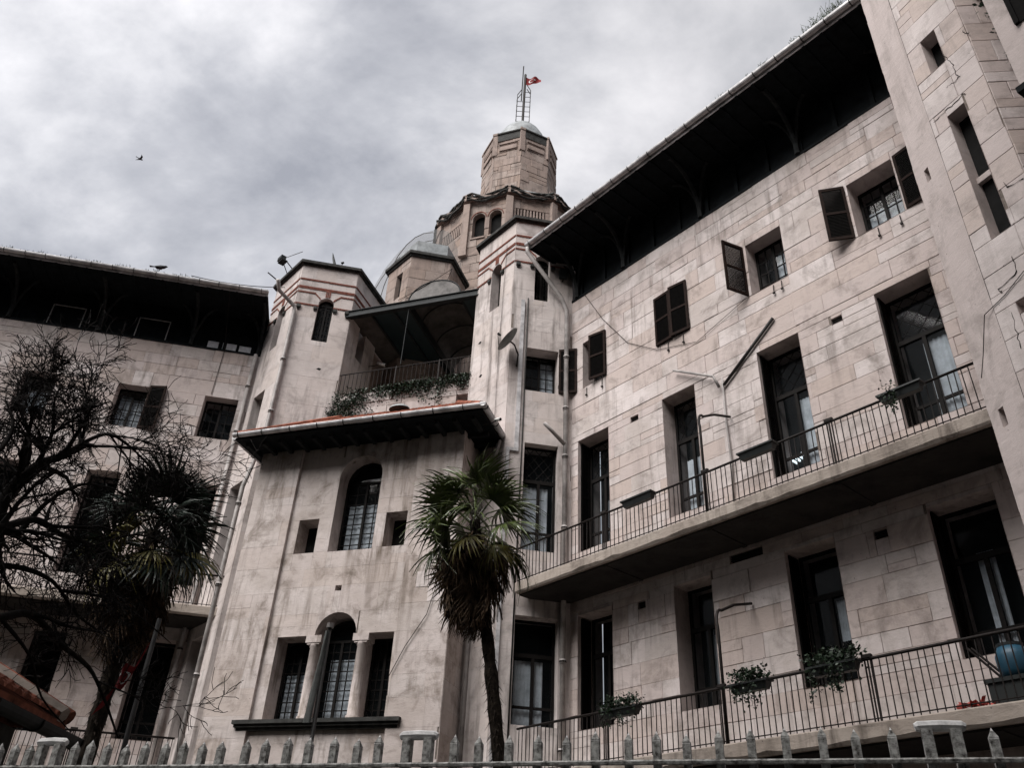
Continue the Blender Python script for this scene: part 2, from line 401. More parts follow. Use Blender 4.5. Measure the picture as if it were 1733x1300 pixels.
def window(parent, fr, o, kind='grid', cols=4, rows=5, depth=.32, curtain=None, mat='frame', pane_label=None, latt=False):
    """joinery set back in an opening: frame, glazing bars, panes, curtain"""
    a, b, c, e = o['u0'], o['u1'], o['z0'], o['z1']; D = -depth; fw = .055
    win = MB(fr)
    if o['arch']:
        ar = arcpts(o, 12); r = (b-a)/2; cu = (a+b)/2; zc = e-r
        for k in range(12):
            (x0, y0), (x1, y1) = ar[k], ar[k+1]; s_ = (r-fw)/r
            ins = lambda x, y: (cu+(x-cu)*s_, zc+(y-zc)*s_)
            win.ext([(x0, y0), (x1, y1), ins(x1, y1), ins(x0, y0)], D-.05, D)
        win.box(a, a+fw, D-.05, D, c, zc); win.box(b-fw, b, D-.05, D, c, zc); win.box(a, b, D-.05, D, c, c+fw)
        win.box(a, b, D-.045, D-.004, zc-.03, zc+.03); top = zc-.03
    else:
        win.box(a, a+fw, D-.05, D, c, e); win.box(b-fw, b, D-.05, D, c, e)
        win.box(a+fw, b-fw, D-.05, D, c, c+fw); win.box(a+fw, b-fw, D-.05, D, e-fw, e); top = e-fw
    trz = None
    if kind == 'tall':
        trz = c+(e-c)*.66; win.box(a+fw, b-fw, D-.05, D+.01, trz-.045, trz+.045)
        win.box((a+b)/2-.035, (a+b)/2+.035, D-.045, D+.006, c+fw, trz-.045)
        win.box(a+fw, b-fw, D-.04, D-.006, c+(trz-c)*.28-.03, c+(trz-c)*.28+.03)
    else:
        win.box((a+b)/2-.03, (a+b)/2+.03, D-.045, D+.006, c+fw, top)
    w_ = win.build('window', mat, parent)
    bars = MB(fr)
    if kind == 'grid':
        for i in range(1, cols):
            if cols % 2 == 0 and i == cols//2: continue
            u = a+fw+(b-a-2*fw)*i/cols; bars.box(u-.011, u+.011, D-.035, D-.010, c+fw, top)
        for j in range(1, rows):
            z = c+fw+(top-c-fw)*j/rows; bars.box(a+fw, b-fw, D-.033, D-.012, z-.011, z+.011)
    if latt:
        n = 5; h = e-fw-trz-.045; wd = b-a-2*fw
        for i in range(-n, n+1):
            for s_ in (1, -1):
                pts = []
                for q in range(9):
                    zz_ = trz+.045+h*q/8; uu = a+fw+wd*((i/n*1.6+.5)+s_*(q/8-.5)*.9)
                    if a+fw <= uu <= b-fw: pts.append((uu, D-.022, zz_))
                if len(pts) > 1: bars.tube(pts, .008, 4)
    if bars.v: bars.build('glazing_bars', mat, w_)
    # panes
    if kind == 'tall':
        cells = [(a+fw, b-fw, trz+.045, e-fw), (a+fw, (a+b)/2-.035, c+fw, trz-.045), ((a+b)/2+.035, b-fw, c+fw, trz-.045)]
    else:
        hc = 2; nr = rows if rows <= 5 else rows//2
        cells = [(a+fw if i == 0 else (a+b)/2+.03, (a+b)/2-.03 if i == 0 else b-fw, c+fw+(top-c-fw)*j/nr, c+fw+(top-c-fw)*(j+1)/nr) for i in range(2) for j in range(nr)]
    rr = random.Random(int(abs(a*100)+abs(c*31)))
    for (p, q, r_, s_) in cells:
        mb = MB(fr); dz = rr.uniform(-.012, .012); dd = rr.uniform(-.012, .012)
        mb.add([(p, D-.024+dz, r_), (q, D-.024-dz, r_), (q, D-.024+dd, s_), (p, D-.024+dd*.5, s_)], [(0, 3, 2, 1)]); mb.build('pane', 'glass', w_)
    if o['arch']:
        mb = MB(fr); ar = arcpts(o, 12); mb.add([(x_, D-.024, y_) for x_, y_ in ar], [tuple(range(13))]); mb.build('pane', 'glass', w_)
    if curtain:
        cm = MB(fr); (x0, x1, y0, y1) = curtain; n = 18
        vs = []
        for i in range(n+1):
            u = a+(b-a)*(x0+(x1-x0)*i/n); oo = D-.10+.018*math.sin(i*2.3)
            vs += [(u, oo, c+(e-c)*y0), (u, oo, c+(e-c)*y1)]
        cm.add(vs, [(2*i, 2*i+1, 2*i+3, 2*i+2) for i in range(n)]); cm.build('curtain', 'curtain', w_, smooth=True)
    return w_
def shutter(parent, fr, uh, z0, z1, width, ang, side, o0=.03, mat='shutter', label=None):
    """side=+1: leaf closes towards +u from the hinge; ang = opening angle"""
    t = 0.04
    # direction of the leaf in the (u,o) plane
    ca, sa = math.cos(R_(ang)), math.sin(R_(ang))
    f = Fr(fr.w(uh, o0, 0), 0); f.d = (fr.d*side*ca+fr.n*sa); f.n = (fr.n*ca-fr.d*side*sa)
    mb = MB(f); W = width; s_ = .055
    mb.box(0, s_, 0, t, z0, z1); mb.box(W-s_, W, 0, t, z0, z1); mb.box(s_, W-s_, 0, t, z0, z0+s_*1.3); mb.box(s_, W-s_, 0, t, z1-s_*1.3, z1)
    mb.box(s_, W-s_, 0, t, (z0+z1)/2-.03, (z0+z1)/2+.03)
    ob = mb.build('shutter', mat, parent, label=label)
    lv = MB(f); n = int((z1-z0)/.042)
    for i in range(n):
        z = z0+s_+(z1-z0-2*s_)*(i+.5)/n
        lv.add([(s_, .010, z-.026), (W-s_, .010, z-.026), (W-s_, .030, z+.022), (s_, .030, z+.022), (s_, .004, z-.022), (W-s_, .004, z-.022), (W-s_, .024, z+.026), (s_, .024, z+.026)],
               [(0, 1, 2, 3), (4, 7, 6, 5), (0, 4, 5, 1), (2, 6, 7, 3)])
    lv.build('louvres', 'louvre', ob, kind='stuff')
    hg = MB(f)
    for z in (z0+.2, z1-.2): hg.tube([(0, .02, z-.05), (0, .02, z+.05)], .014, 5)
    hg.build('hinge', 'iron', ob)
    return ob

lm_, lt_, lb_ = newmat('lit fluorescent tube'); lb_.inputs['Emission Color'].default_value = (.85, .95, 1, 1); lb_.inputs['Emission Strength'].default_value = 0.35; M['lamp'] = lm_

# ================================================================== ground
g = MB(); g.box(-400, 400, -400, 3.5, GZ-.3, GZ); tag(g.build('street', 'asphalt'), kind='structure')
g = MB(); g.box(-400, 400, 3.5, 6.2, GZ-.3, GZ+.12); tag(g.build('pavement', 'paving'), kind='structure')
g = MB(); g.box(-400, 400, 6.2, 600, GZ-.3, GZ+.06); tag(g.build('ground', 'ground'), kind='structure')

# ================================================================== the plan, in metres
FR = Fr(A(50.84)*13.0, 140.84)               # right wing front
CR = FR.w(-13.47, 0, 0)
FD = Fr(CR, 80.84)                           # right turret, face beside the right wing (u -1.7..0)
V1 = FD.w(-1.7, 0, 0); FB = Fr(V1, 140.84)   # right turret, bright face (u -1.7..0)
V2 = FB.w(-1.7, 0, 0)
FL = Fr((-8.1, 22.14), 79.86)                # left wing front
CL = FL.w(.15, 0, 0)
FWl = Fr(CL, 139.86); W1 = FWl.w(1.72, 0, 0)
FWf = Fr(W1, 79.86); W2 = FWf.w(1.75, 0, 0)
FWr = Fr(W2, 19.86)
FA = Fr((-3.74, 18.98), 108.44)              # annex front
rnd = random.Random(11)

def gutter(parent, fr, u0, u1, o, z, r=.075, clips=.62, name='gutter'):
    mb = MB(fr); n = 7
    pr = [(o+r-r*math.cos(math.pi*i/n), z+r-r*math.sin(math.pi*i/n)*1.0) for i in range(n+1)]
    pr = [(o, z+r*1.5)]+pr+[(o+2*r, z+r*1.25)]
    k = len(pr); seg = max(1, int((u1-u0)/2.4)); vs = []
    for s_ in range(seg+1):
        u = u0+(u1-u0)*s_/seg; dz = random.uniform(-.012, .012) if 0 < s_ < seg else 0
        vs += [(u, p[0], p[1]+dz) for p in pr]
    fs = [(s_*k+i, s_*k+i+1, (s_+1)*k+i+1, (s_+1)*k+i) for s_ in range(seg) for i in range(k-1)]
    fs += [tuple(range(k)), tuple(seg*k+i for i in range(k))[::-1]]
    mb.add(vs, fs); g_ = mb.build(name, 'gutter', parent)
    u = u0+.15
    while u < u1:
        b = MB(fr); b.tube([(u, p[0]+(-.006 if p[0] < o+r else .006), p[1]-.008) for p in pr[:]], .011, 4); b.build('gutter_clip', 'iron', g_); u += clips*random.uniform(.9, 1.1)
    return g_

def eave(parent, fr, u0, u1, zt, strut_us, frames=(), u0e=None, lights=()):
    """timber attic storey, soffit, struts, gutter and tiled slope"""
    u0e = u0 if u0e is None else u0e
    zs = 16.58; mb = MB(fr)
    mb.box(u0, u1, -.30, -.10, zt, zs+.2)
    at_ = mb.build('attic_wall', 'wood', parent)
    mb = MB(fr); u = u0+.3
    while u < u1:
        mb.box(u-.05, u+.05, -.10, -.04, zt+.05, zs); u += .88
    mb.box(u0, u1, -.12, .035, zt-.02, zt+.05); mb.box(u0, u1, -.10, -.03, zs-.14, zs)
    mb.build('attic_post', 'wood', at_)
    for (a, b, c, d) in frames:
        m_ = MB(fr); t = .022
        for q in ((a, a+t, c, d), (b-t, b, c, d), (a, b, d-t, d)): m_.box(q[0], q[1], .0, .03, q[2], q[3])
        m_.build('open_casement', 'whiteframe', at_)
    for (a, b, c, d) in lights:
        m_ = MB(fr); m_.box(a, b, -.08, -.05, c, d); m_.build('attic_pane', 'curtain', at_)
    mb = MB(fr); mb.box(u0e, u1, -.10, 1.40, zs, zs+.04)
    u = u0e+.08
    while u < u1:
        mb.box(u-.03, u+.03, -.04, 1.40, zs-.05, zs+.002); u += .44
    sf = mb.build('soffit', 'wood', parent)
    mb = MB(fr); mb.box(u0e, u1, 1.385, 1.41, zs-.03, zs+.16); mb.build('fascia', 'gutter', sf)
    mb = MB(fr)
    for u in strut_us:
        for (du, o1, w_) in ((0, 1.05, .055), (-.55, .28, .045), (.55, .28, .045)):
            pts = []
            for i in range(9):
                q = i/8; pts.append((u+du*(q**1.6), .03+o1*(1-math.cos(q*math.pi/2)), zt+.04+(zs-zt-.04)*math.sin(q*math.pi/2)**.9))
            m_ = MB(fr); m_.tube(pts, [w_*1.25]+[w_]*7+[w_*1.2], 6); m_.build('strut', 'strut', parent)
    gutter(parent, fr, u0e-.02, u1, 1.40, zs+.03)
    u0e, u1 = u0e+.5, u1-.75   # the slope dies against the turret
    mb = MB(fr)   # tiled slope
    mb.add([(u0e, 1.42, zs+.14), (u1, 1.42, zs+.14), (u1, -4.5, zs+2.6), (u0e, -4.5, zs+2.6), (u0e, -4.5, zs), (u1, -4.5, zs)], [(0, 1, 2, 3), (2, 1, 5), (0, 3, 4), (3, 2, 5, 4)])
    rf = mb.build('roof', 'tile', parent)
    mb = MB(fr); u = u0e
    while u < u1:
        mb.tube([(u+.09, 1.40, zs+.15), (u+.09, .2, zs+.70)], .05, 5); u += .19
    mb.build('roof_tiles', 'tile', rf, kind='stuff')

def balcony(parent, fr, u0, u1, zb, ztop, zr, out, posts, name='balcony', nb=.112):
    mb = MB(fr); n = 46; vs = []; rr = random.Random(int(zb*100))
    for i in range(n+1):
        u = u0+(u1-u0)*i/n; ch = rr.choice([0, 0, 0, .008, .02, .035]) if 0 < i < n else 0
        vs += [(u, .0, zb), (u, out-.09-ch, zb+.02), (u, out-.03-ch*.8, zb+.012), (u, out-.004, zb+.05+ch), (u, out, ztop-.02), (u, out-.02, ztop), (u, .0, ztop)]
    k = 7; fs = [(i*k+j, (i+1)*k+j, (i+1)*k+(j+1) % k, i*k+(j+1) % k) for i in range(n) for j in range(k)]
    fs += [tuple(range(k))[::-1], tuple(n*k+j for j in range(k))]
    mb.add(vs, fs)
    b_ = mb.build(name, 'concrete', parent)
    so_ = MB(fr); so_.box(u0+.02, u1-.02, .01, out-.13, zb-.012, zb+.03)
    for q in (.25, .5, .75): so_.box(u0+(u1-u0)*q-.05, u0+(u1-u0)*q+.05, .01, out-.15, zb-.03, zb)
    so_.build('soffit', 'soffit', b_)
    r = MB(fr); o = out-.06
    r.tube([(u0, o, zr-.012), ((u0+u1)/2, o, zr-.02), (u1, o, zr-.012)], .024, 6)
    r.tube([(u0, o, ztop+.05), (u1, o, ztop+.05)], .010, 4)
    r.build('top_rail', 'iron', b_, smooth=True)
    first = None
    u = u0+.06; i = 0
    while u < u1:
        P = fr.w(u+rr.uniform(-.006, .006), o, ztop)
        if first is None:
            src = MB(WORLD); src.tube([tuple(wl(b_)), tuple(wl(b_)+Vector((0, 0, zr-ztop-.02)))], .0095, 5)
            first = src.build('baluster', 'iron', b_); first.location = P-wl(b_)
        else:
            c = copymesh(first, b_, P-wl(b_)); c.rotation_euler = (rr.uniform(-.012, .012), rr.uniform(-.012, .012), 0)
        u += nb
    for u in posts:
        m_ = MB(fr)
        for d_ in (-.045, .0, .045): m_.tube([(u+d_, o, ztop), (u+d_, o, zr)], .014, 5)
        m_.box(u-.075, u+.075, o-.03, o+.03, zr-.005, zr+.045); m_.build('railing_post', 'iron', b_)
    return b_

# ================================================================== right wing
rw = thing('building_wing', FR.w(-8.5, 0, GZ), 'long pale limestone wing on the right with deep black eaves and two iron balconies', 'building')
colS = [(-13.05, -12.20), (-10.54, -9.55), (-7.84, -6.93), (-5.31, -4.33)]
colT = [(-13.22, -12.19), (-10.50, -9.58), (-7.93, -6.94), (-5.29, -4.25)]
opsR = [op(a, b, 12.13, 13.56, depth=.75) for a, b in colS]+[op(a, b, 7.68, 10.62, depth=.75) for a, b in colT]+[op(a, b, 3.80, 6.20, depth=.75) for a, b in colT]
vents = [op(-11.47, -11.23, 10.42, 10.56, depth=.3), op(-6.21, -5.98, 10.40, 10.54, depth=.3), op(-6.23, -5.99, 5.92, 6.08, depth=.3), op(-9.11, -8.37, 6.28, 6.46, depth=.3), op(-11.46, -11.25, 5.94, 6.10, depth=.3)]
inner = [op(-2.9, -1.9, 3.8, 6.2)]
stonewall(rw, [(FR, -13.47, -2.6, GZ, 15.20, opsR+vents, dict(ch=(.30, .50), ln=(.45, 1.45), split=.16))], 'stone', 292, rnd, gap=.0027, proud=(.006, .021))
mb = MB(FR); mb.box(-13.2, 0, -9, -.76, GZ, 16.5); mb.build('interior', 'inside', rw)
for i, o_ in enumerate(opsR[:4]):
    window(rw, FR, o_, 'grid', 4, 4, depth=[.40, .12, .34, .42][i], curtain=[None, None, (.5, 1, .0, .75), (.1, .9, .0, .6)][i])
for i, o_ in enumerate(opsR[4:8]):
    window(rw, FR, o_, 'tall', depth=.40, curtain=[(.42, .95, .02, .45), (.2, .6, .0, .5), (.5, .98, .02, .60), (.42, .98, .02, .62)][i], latt=True)
for i, o_ in enumerate(opsR[8:12]):
    window(rw, FR, o_, 'tall', depth=.42, curtain=[None, (.45, .9, .1, .6), (.55, .85, .33, .62), (.35, .6, .1, .7)][i], latt=False)
for o_ in vents:
    m_ = MB(FR); a, b, c, d = o_['u0'], o_['u1'], o_['z0'], o_['z1']
    for k_ in range(4): m_.box(a, b, -.05, -.02, c+(d-c)*(k_+.35)/4, c+(d-c)*(k_+.6)/4)
    m_.box(a, b, -.07, -.06, c, d); m_.build('vent_grille', 'iron', rw)
# folding louvred leaves inside the tall reveals
for (a, b) in colT:
    for z0_, z1_ in ((7.72, 10.58), (3.84, 6.16)):
        shutter(rw, FR, b-.02, z0_, z1_, .36, 92, -1, o0=-.38, mat='shutter')
        shutter(rw, FR, a+.02, z0_, z1_, .30, 88, 1, o0=-.38, mat='louvre') if (a < -12 or a > -8) else None
# shutters of the top row
shutter(rw, FR, -12.21, 12.15, 13.55, .50, 12, -1, label='brown louvred shutter, half closing its window')
shutter(rw, FR, -10.54, 12.13, 13.56, .49, 3, 1)
shutter(rw, FR, -9.54, 12.13, 13.60, .50, 7, -1)
shutter(rw, FR, -7.90, 12.14, 13.56, .56, 107, 1, label='brown louvred shutter standing straight out from the wall')
shutter(rw, FR, -5.36, 12.14, 13.58, .50, 146, 1); shutter(rw, FR, -4.29, 12.14, 13.60, .50, 172, -1)
for u in (-12.9, -12.35, -10.2, -9.75, -7.3, -7.1, -4.9, -4.45):    # shutter stays under the sills
    m_ = MB(FR); m_.tube([(u, .02, 12.08), (u+.01, .05, 12.0), (u+.012, .055, 11.86)], .010, 4); m_.box(u-.02, u+.03, .03, .07, 11.83, 11.86); m_.build('shutter_stay', 'iron', rw)
eave(rw, FR, -13.47, -2.6, 15.20, (-13.25, -11.5, -8.93, -6.18, -3.6), u0e=-13.82)
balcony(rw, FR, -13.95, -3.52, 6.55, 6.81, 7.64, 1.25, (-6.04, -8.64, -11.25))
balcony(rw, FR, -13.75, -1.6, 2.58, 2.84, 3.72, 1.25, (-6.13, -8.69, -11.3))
# weeds in the gutter
def tuft(name, parent_fr, spots, mat, label=None, cat=None, h=.22, n=26, leaf=.03, world=None, top=None, kind='stuff'):
    mb = MB(parent_fr); rr = random.Random(len(spots)*7+int(h*100))
    for (u, o, z, s_) in spots:
        for i in range(int(n*s_)):
            a = rr.uniform(0, 6.28); t = rr.uniform(.1, .9)
            p0 = Vector((u+rr.gauss(0, .10*s_), o+rr.gauss(0, .02), z)); hh = h*s_*rr.uniform(.3, 1.2)
            p1 = p0+Vector((math.cos(a)*t*hh, math.sin(a)*t*hh*.4, hh))
            mb.tube([p0, p1], .004, 3, cap=False)
            for k_ in range(4):
                q = p0.lerp(p1, rr.uniform(.3, 1)); L_ = leaf*rr.uniform(.6, 1.5)
                d1 = Vector((rr.gauss(0, 1), rr.gauss(0, 1), rr.gauss(0, 1))).normalized()*L_; d2 = Vector((rr.gauss(0, 1), rr.gauss(0, 1), rr.gauss(0, 1))).normalized()*L_*.6
                mb.add([q-d2*.5, q+d1*.5, q+d2*.5+d1*.2, q-d1*.3], [(0, 1, 2, 3)])
    ob = mb.build(name, mat)
    return tag(ob, label, cat, None, kind)
tuft('gutter_weeds', FR, [(-4.05, 1.47, 16.72, 1.5), (-4.35, 1.47, 16.72, 1.6), (-4.65, 1.47, 16.72, 1.2), (-5.0, 1.47, 16.72, .9), (-5.9, 1.47, 16.72, .7), (-6.3, 1.47, 16.72, .6), (-7.0, 1.47, 16.72, .7), (-7.3, 1.47, 16.72, .4), (-8.4, 1.47, 16.72, .5), (-9.6, 1.47, 16.72, .5), (-11.6, 1.47, 16.72, .5)], 'weed', 'green weeds sprouting along the right wing gutter', 'weeds')

# ================================================================== left wing
lw = thing('building_wing', FL.w(-5, 0, GZ), 'limestone wing on the far left behind the bare tree with deep dark eaves', 'building')
cS = [(-1.13, -.16), (-3.63, -2.75), (-6.28, -5.33), (-8.9, -7.95), (-11.5, -10.6)]
cT = [(-1.03, -.12), (-3.62, -2.74), (-6.30, -5.36), (-8.92, -7.95), (-11.5, -10.6)]
opsL = [op(a, b, 12.13, 13.53) for a, b in cS]+[op(a, b, 7.68, 10.64) for a, b in cT]+[op(a, b, 3.8, 6.22) for a, b in cT]
stonewall(lw, [(FL, -14.5, .15, GZ, 15.22, opsL, dict(ch=(.30, .50), ln=(.45, 1.45), split=.16))], 'stone', 280, rnd, gap=.003, proud=(.006, .021))
mb = MB(FL); mb.box(-14.5, 0, -9, -.76, GZ, 16.5); mb.build('interior', 'inside', lw)
for i, o_ in enumerate(opsL[:5]):
    window(lw, FL, o_, 'grid', 4, 4, depth=.30, curtain=[None, (.1, .95, 0, .8), (.1, .9, 0, .7), None, None][i])
for i, o_ in enumerate(opsL[5:]): window(lw, FL, o_, 'tall', depth=.35, latt=(i < 2))
shutter(lw, FL, -2.74, 12.13, 13.60, .50, 168, -1)
for u in (-.95, -.35, -3.4): 
    m_ = MB(FL); m_.tube([(u, .02, 12.08), (u+.01, .05, 12.0), (u+.012, .055, 11.86)], .010, 4); m_.build('shutter_stay', 'iron', lw)
eave(lw, FL, -14.5, .15, 15.22, (-12.6, -9.9, -7.33, -4.75, -2.0, .05), frames=[(-6.25, -5.28, 15.27, 16.0), (-3.70, -2.76, 15.27, 16.0)], lights=[(-1.52, -1.2, 15.29, 15.56), (-1.07, -.65, 15.29, 15.56), (-.56, -.2, 15.29, 15.54)], u0e=-14.5)
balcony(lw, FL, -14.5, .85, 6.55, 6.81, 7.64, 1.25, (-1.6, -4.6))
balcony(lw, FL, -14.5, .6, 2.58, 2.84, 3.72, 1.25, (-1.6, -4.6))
tuft('gutter_moss', FL, [(-8+.28*i, 1.47, 16.70, .35+.25*((i*7) % 3)) for i in range(22)], 'weed', 'low dry weeds along the left wing gutter', 'weeds', h=.14)

# ================================================================== hexagonal turrets
def bands(parent, fr, u0, u1, uc, hw=.23):
    """paired red brick courses stepping over the arched window"""
    m_ = MB(fr); t0, t1 = .016, .030; zz_ = 16.40
    def strip(a, b, z, h): m_.box(a, b, t0, t1, z, z+h)
    strip(u0, u1, 17.37, .022); strip(u0, u1, 17.405, .022)
    for z in (17.03, 17.065, 17.10): strip(u0, u1, z, .022)
    for sgn, ue in ((-1, u0), (1, u1)):
        a, b = sorted((ue, uc+sgn*(hw+.17)))
        strip(a, b, 16.86, .018); strip(a, b, 16.89, .018)
        for dz in (0, .034):
            m_.ext([(uc+sgn*(hw+.17), 16.86+dz), (uc+sgn*(hw+.17), 16.882+dz), (uc+sgn*(hw-.04+dz*.2), 16.672+dz), (uc+sgn*(hw-.04+dz*.2), 16.645+dz)], t0, t1)
        a, b = sorted((ue, uc+sgn*(hw+.0)))
        strip(a, b, 16.385, .02); strip(a, b, 16.418, .02)
    for d_ in (-.055, 0, .055): m_.box(uc+d_-.017, uc+d_+.017, t0, t1, 16.79, 17.03)
    m_.build('brick_band', 'brick', parent)
    for u in (uc-hw-.07, uc+hw+.07):
        c = MB(fr); c.box(u-.06, u+.06, 0, .07, 16.26, 16.36); c.box(u-.05, u+.05, 0, .045, 16.21, 16.26); c.build('corbel', 'capstone', parent)
def turret(label, start, t0, side, faces, holes, z1=17.95, wins=(), budget=230):
    th = thing('hexagonal_turret', start, label, 'turret')
    frs = []; P = start; t = t0
    for i in range(6):
        f = Fr(P, t); frs.append(f); P = f.w(side, 0, 0); t -= 60
    segs = []
    for i in faces: segs.append((frs[i], 0, side, GZ, z1, holes.get(i, []), dict(ch=(.42, .62), ln=(.5, 1.3), split=.04)))
    stonewall(th, segs, 'turret', budget, rnd, gap=.0010, proud=(.010, .0118), cham=.0012)
    mb = MB()
    for i in range(6):
        if i not in faces: wall_mesh(mb, frs[i], 0, side, GZ, z1, [])
    mb.build('rear_wall', 'turret', th)
    c = (frs[0].P+frs[3].P)/2
    core = MB(); core.prism([((f.P-c)*.62+c)[:2] for f in frs], GZ, z1-.3); core.build('interior', 'inside', th)
    cp = MB()
    for (s_, a, b) in ((1.045, z1, z1+.05), (1.09, z1+.05, z1+.15)): cp.prism([((f.P-c)*s_+c)[:2] for f in frs], a, b)
    n0 = len(cp.v)
    cap = cp.build('cornice', 'capstone', th)
    rf = MB(); vs = [((f.P-c)*1.06+c)[:2]+(0,) for f in frs]; vs = [(v[0], v[1], z1+.15) for v in vs]+[(c.x, c.y, z1+.45)]
    rf.add(vs, [(i, (i+1) % 6, 6) for i in range(6)]); rf.build('roof', 'lead', th)
    return th, frs, c
hx = lambda u0, u1: op(u0, u1, 15.10, 16.76, arch=True, depth=.6)
# right turret: faces 0 inner, 1 bright, 2 beside the wing
V3 = V2-A(200.84)*1.7
uR = 1.7
hR = {0: [hx(.62, 1.06)], 1: [hx(.68, 1.12)], 2: [hx(.60, 1.02), op(.45, 1.32, 12.08, 13.43, depth=.6), op(.50, 1.35, 7.70, 10.52, depth=.6), op(.45, 1.43, 3.86, 6.15, depth=.6)]}
tR, fR, cR = turret('pale hexagonal turret with red brick bands beside the right wing', V3, 200.84, 1.7, (0, 1, 2), hR)
for i in (0, 1, 2):
    o_ = hR[i][0]; window(tR, fR[i], o_, 'grid', 4, 8, depth=.28 if i == 1 else .2); bands(tR, fR[i], 0, 1.7, (o_['u0']+o_['u1'])/2)
window(tR, fR[2], hR[2][1], 'grid', 4, 4, depth=.38, curtain=(.5, 1, .1, .9))
window(tR, fR[2], hR[2][2], 'tall', depth=.2, curtain=(.05, .8, .0, .62), latt=True)
window(tR, fR[2], hR[2][3], 'tall', depth=.3, curtain=(.1, .75, .0, .62))
shutter(tR, fR[2], 1.33, 12.10, 13.50, .48, 158, -1)
# left turret: faces 0 beside the left wing, 1 front, 2 inner shaded
hL = {0: [hx(.62, 1.06), op(.35, 1.05, 12.1, 13.5, depth=.6), op(.30, 1.1, 7.7, 10.5, depth=.6), op(.3, 1.1, 3.8, 6.2, depth=.6)], 1: [hx(.70, 1.17)], 2: [hx(.64, 1.06)]}
tL, fL, cL = turret('pale hexagonal turret with red brick bands between left wing and annex', CL, 139.86, 1.73, (0, 1, 2), hL)
for i in (0, 1, 2):
    o_ = hL[i][0]; window(tL, fL[i], o_, 'grid', 4, 8, depth=.14 if i == 1 else .28); bands(tL, fL[i], 0, 1.73, (o_['u0']+o_['u1'])/2)
window(tL, fL[0], hL[0][1], 'grid', 4, 4, depth=.35); window(tL, fL[0], hL[0][2], 'tall', depth=.35); window(tL, fL[0], hL[0][3], 'tall', depth=.35)
for f, u in ((fL[1], 1.60), (fL[1], .12), (fR[2], .10)):
    c = MB(f); c.box(u-.06, u+.06, 0, .09, 16.24, 16.35); c.box(u-.04, u+.04, 0, .05, 16.18, 16.24); c.build('corbel', 'capstone', tL if f is fL[1] else tR)
for (f, u, z) in ((fL[2], .52, 13.9), (fL[2], .62, 12.9), (fL[1], 1.1, 14.1), (fR[1], .5, 13.0), (fR[1], .35, 14.2)):   # chipped holes
    c = MB(f); c.add([(u-.07, .017, z), (u, .017, z+.05), (u+.08, .017, z+.02), (u+.03, .017, z-.04)], [(0, 1, 2, 3)]); c.build('chipped_hole', 'inside', tL if f in fL else tR)

# ================================================================== annex
an = thing('entrance_annex', FA.w(0, 0, GZ), 'projecting limestone annex with arched windows and a low red tiled roof', 'building')
u0, u1 = -2.80, 2.80
FAc = FA.sub(0, -.09)
big = op(-.47, .68, 7.68, 10.22, arch=True, depth=.55)
n1_ = op(-1.38, -.84, 7.69, 8.56, depth=.5); n2_ = op(.94, 1.49, 7.70, 8.57, depth=.5); vt = op(-.10, .06, 6.70, 6.83, depth=.2)
tri = op(-1.35, 1.52, 3.88, 5.68, depth=.0); tra = op(-.42, .60, 5.68, 6.19, depth=.0)
ASH = dict(ch=(.42, .66), ln=(.8, 1.9), split=.05)
FAl = Fr(FA.w(-2.8, -2.6, 0), FA.t+90); FAr = Fr(FA.w(2.8, 0, 0), FA.t-90)
tri['arch'] = False
wseg = [(FA, u0, -1.62, GZ, 10.55, [], ASH), (FA, 1.62, u1, GZ, 10.55, [], ASH), (FAc, -1.62, 1.62, GZ, 10.55, [big, n1_, n2_, vt, tri, tra], ASH),
        (FAl, 0, 2.6, GZ, 10.55, [], ASH), (FAr, 0, 2.6, GZ, 10.55, [], ASH)]
stonewall(an, wseg, 'annex', 190, rnd, gap=.0011, proud=(.010, .0122), cham=.0015)
mb = MB(FA)
for u, s_ in ((-1.62, 1), (1.62, -1)): mb.add([(u, .013, GZ), (u, -.09, GZ), (u, -.09, 10.55), (u, .013, 10.55)], [(0, 1, 2, 3)])
mb.build('pilaster_edge', 'annex', an)
mb = MB(FAc)     # reveal of the three-light window, in one outline
r = .51; cu = .09; ar = [(cu+r*math.cos(math.pi*i/14), 5.68+r*math.sin(math.pi*i/14)) for i in range(15)]
ol = [(-1.35, 3.88), (1.52, 3.88), (1.52, 5.68)]+ar+[(-1.35, 5.68)]
for k_ in range(len(ol)):
    a, b = ol[k_], ol[(k_+1) % len(ol)]
    if (Vector(a)-Vector(b)).length > 1e-4: mb.add([(a[0], .013, a[1]), (b[0], .013, b[1]), (b[0], -.60, b[1]), (a[0], -.60, a[1])], [(0, 1, 2, 3)])
for k_ in range(14):
    (x0, y0), (x1, y1) = ar[k_], ar[k_+1]; mb.add([(x0, .013, y0), (x0, .013, 6.20), (x1, .013, 6.20), (x1, .013, y1)], [(0, 1, 2, 3)])
mb.build('window_surround', 'annex', an)
mb = MB(FAc); mb.box(-.52, -.36, -.58, -.20, 3.88, 5.68); mb.box(.64, .82, -.58, -.20, 3.88, 5.68); mb.build('pier', 'annex', an)
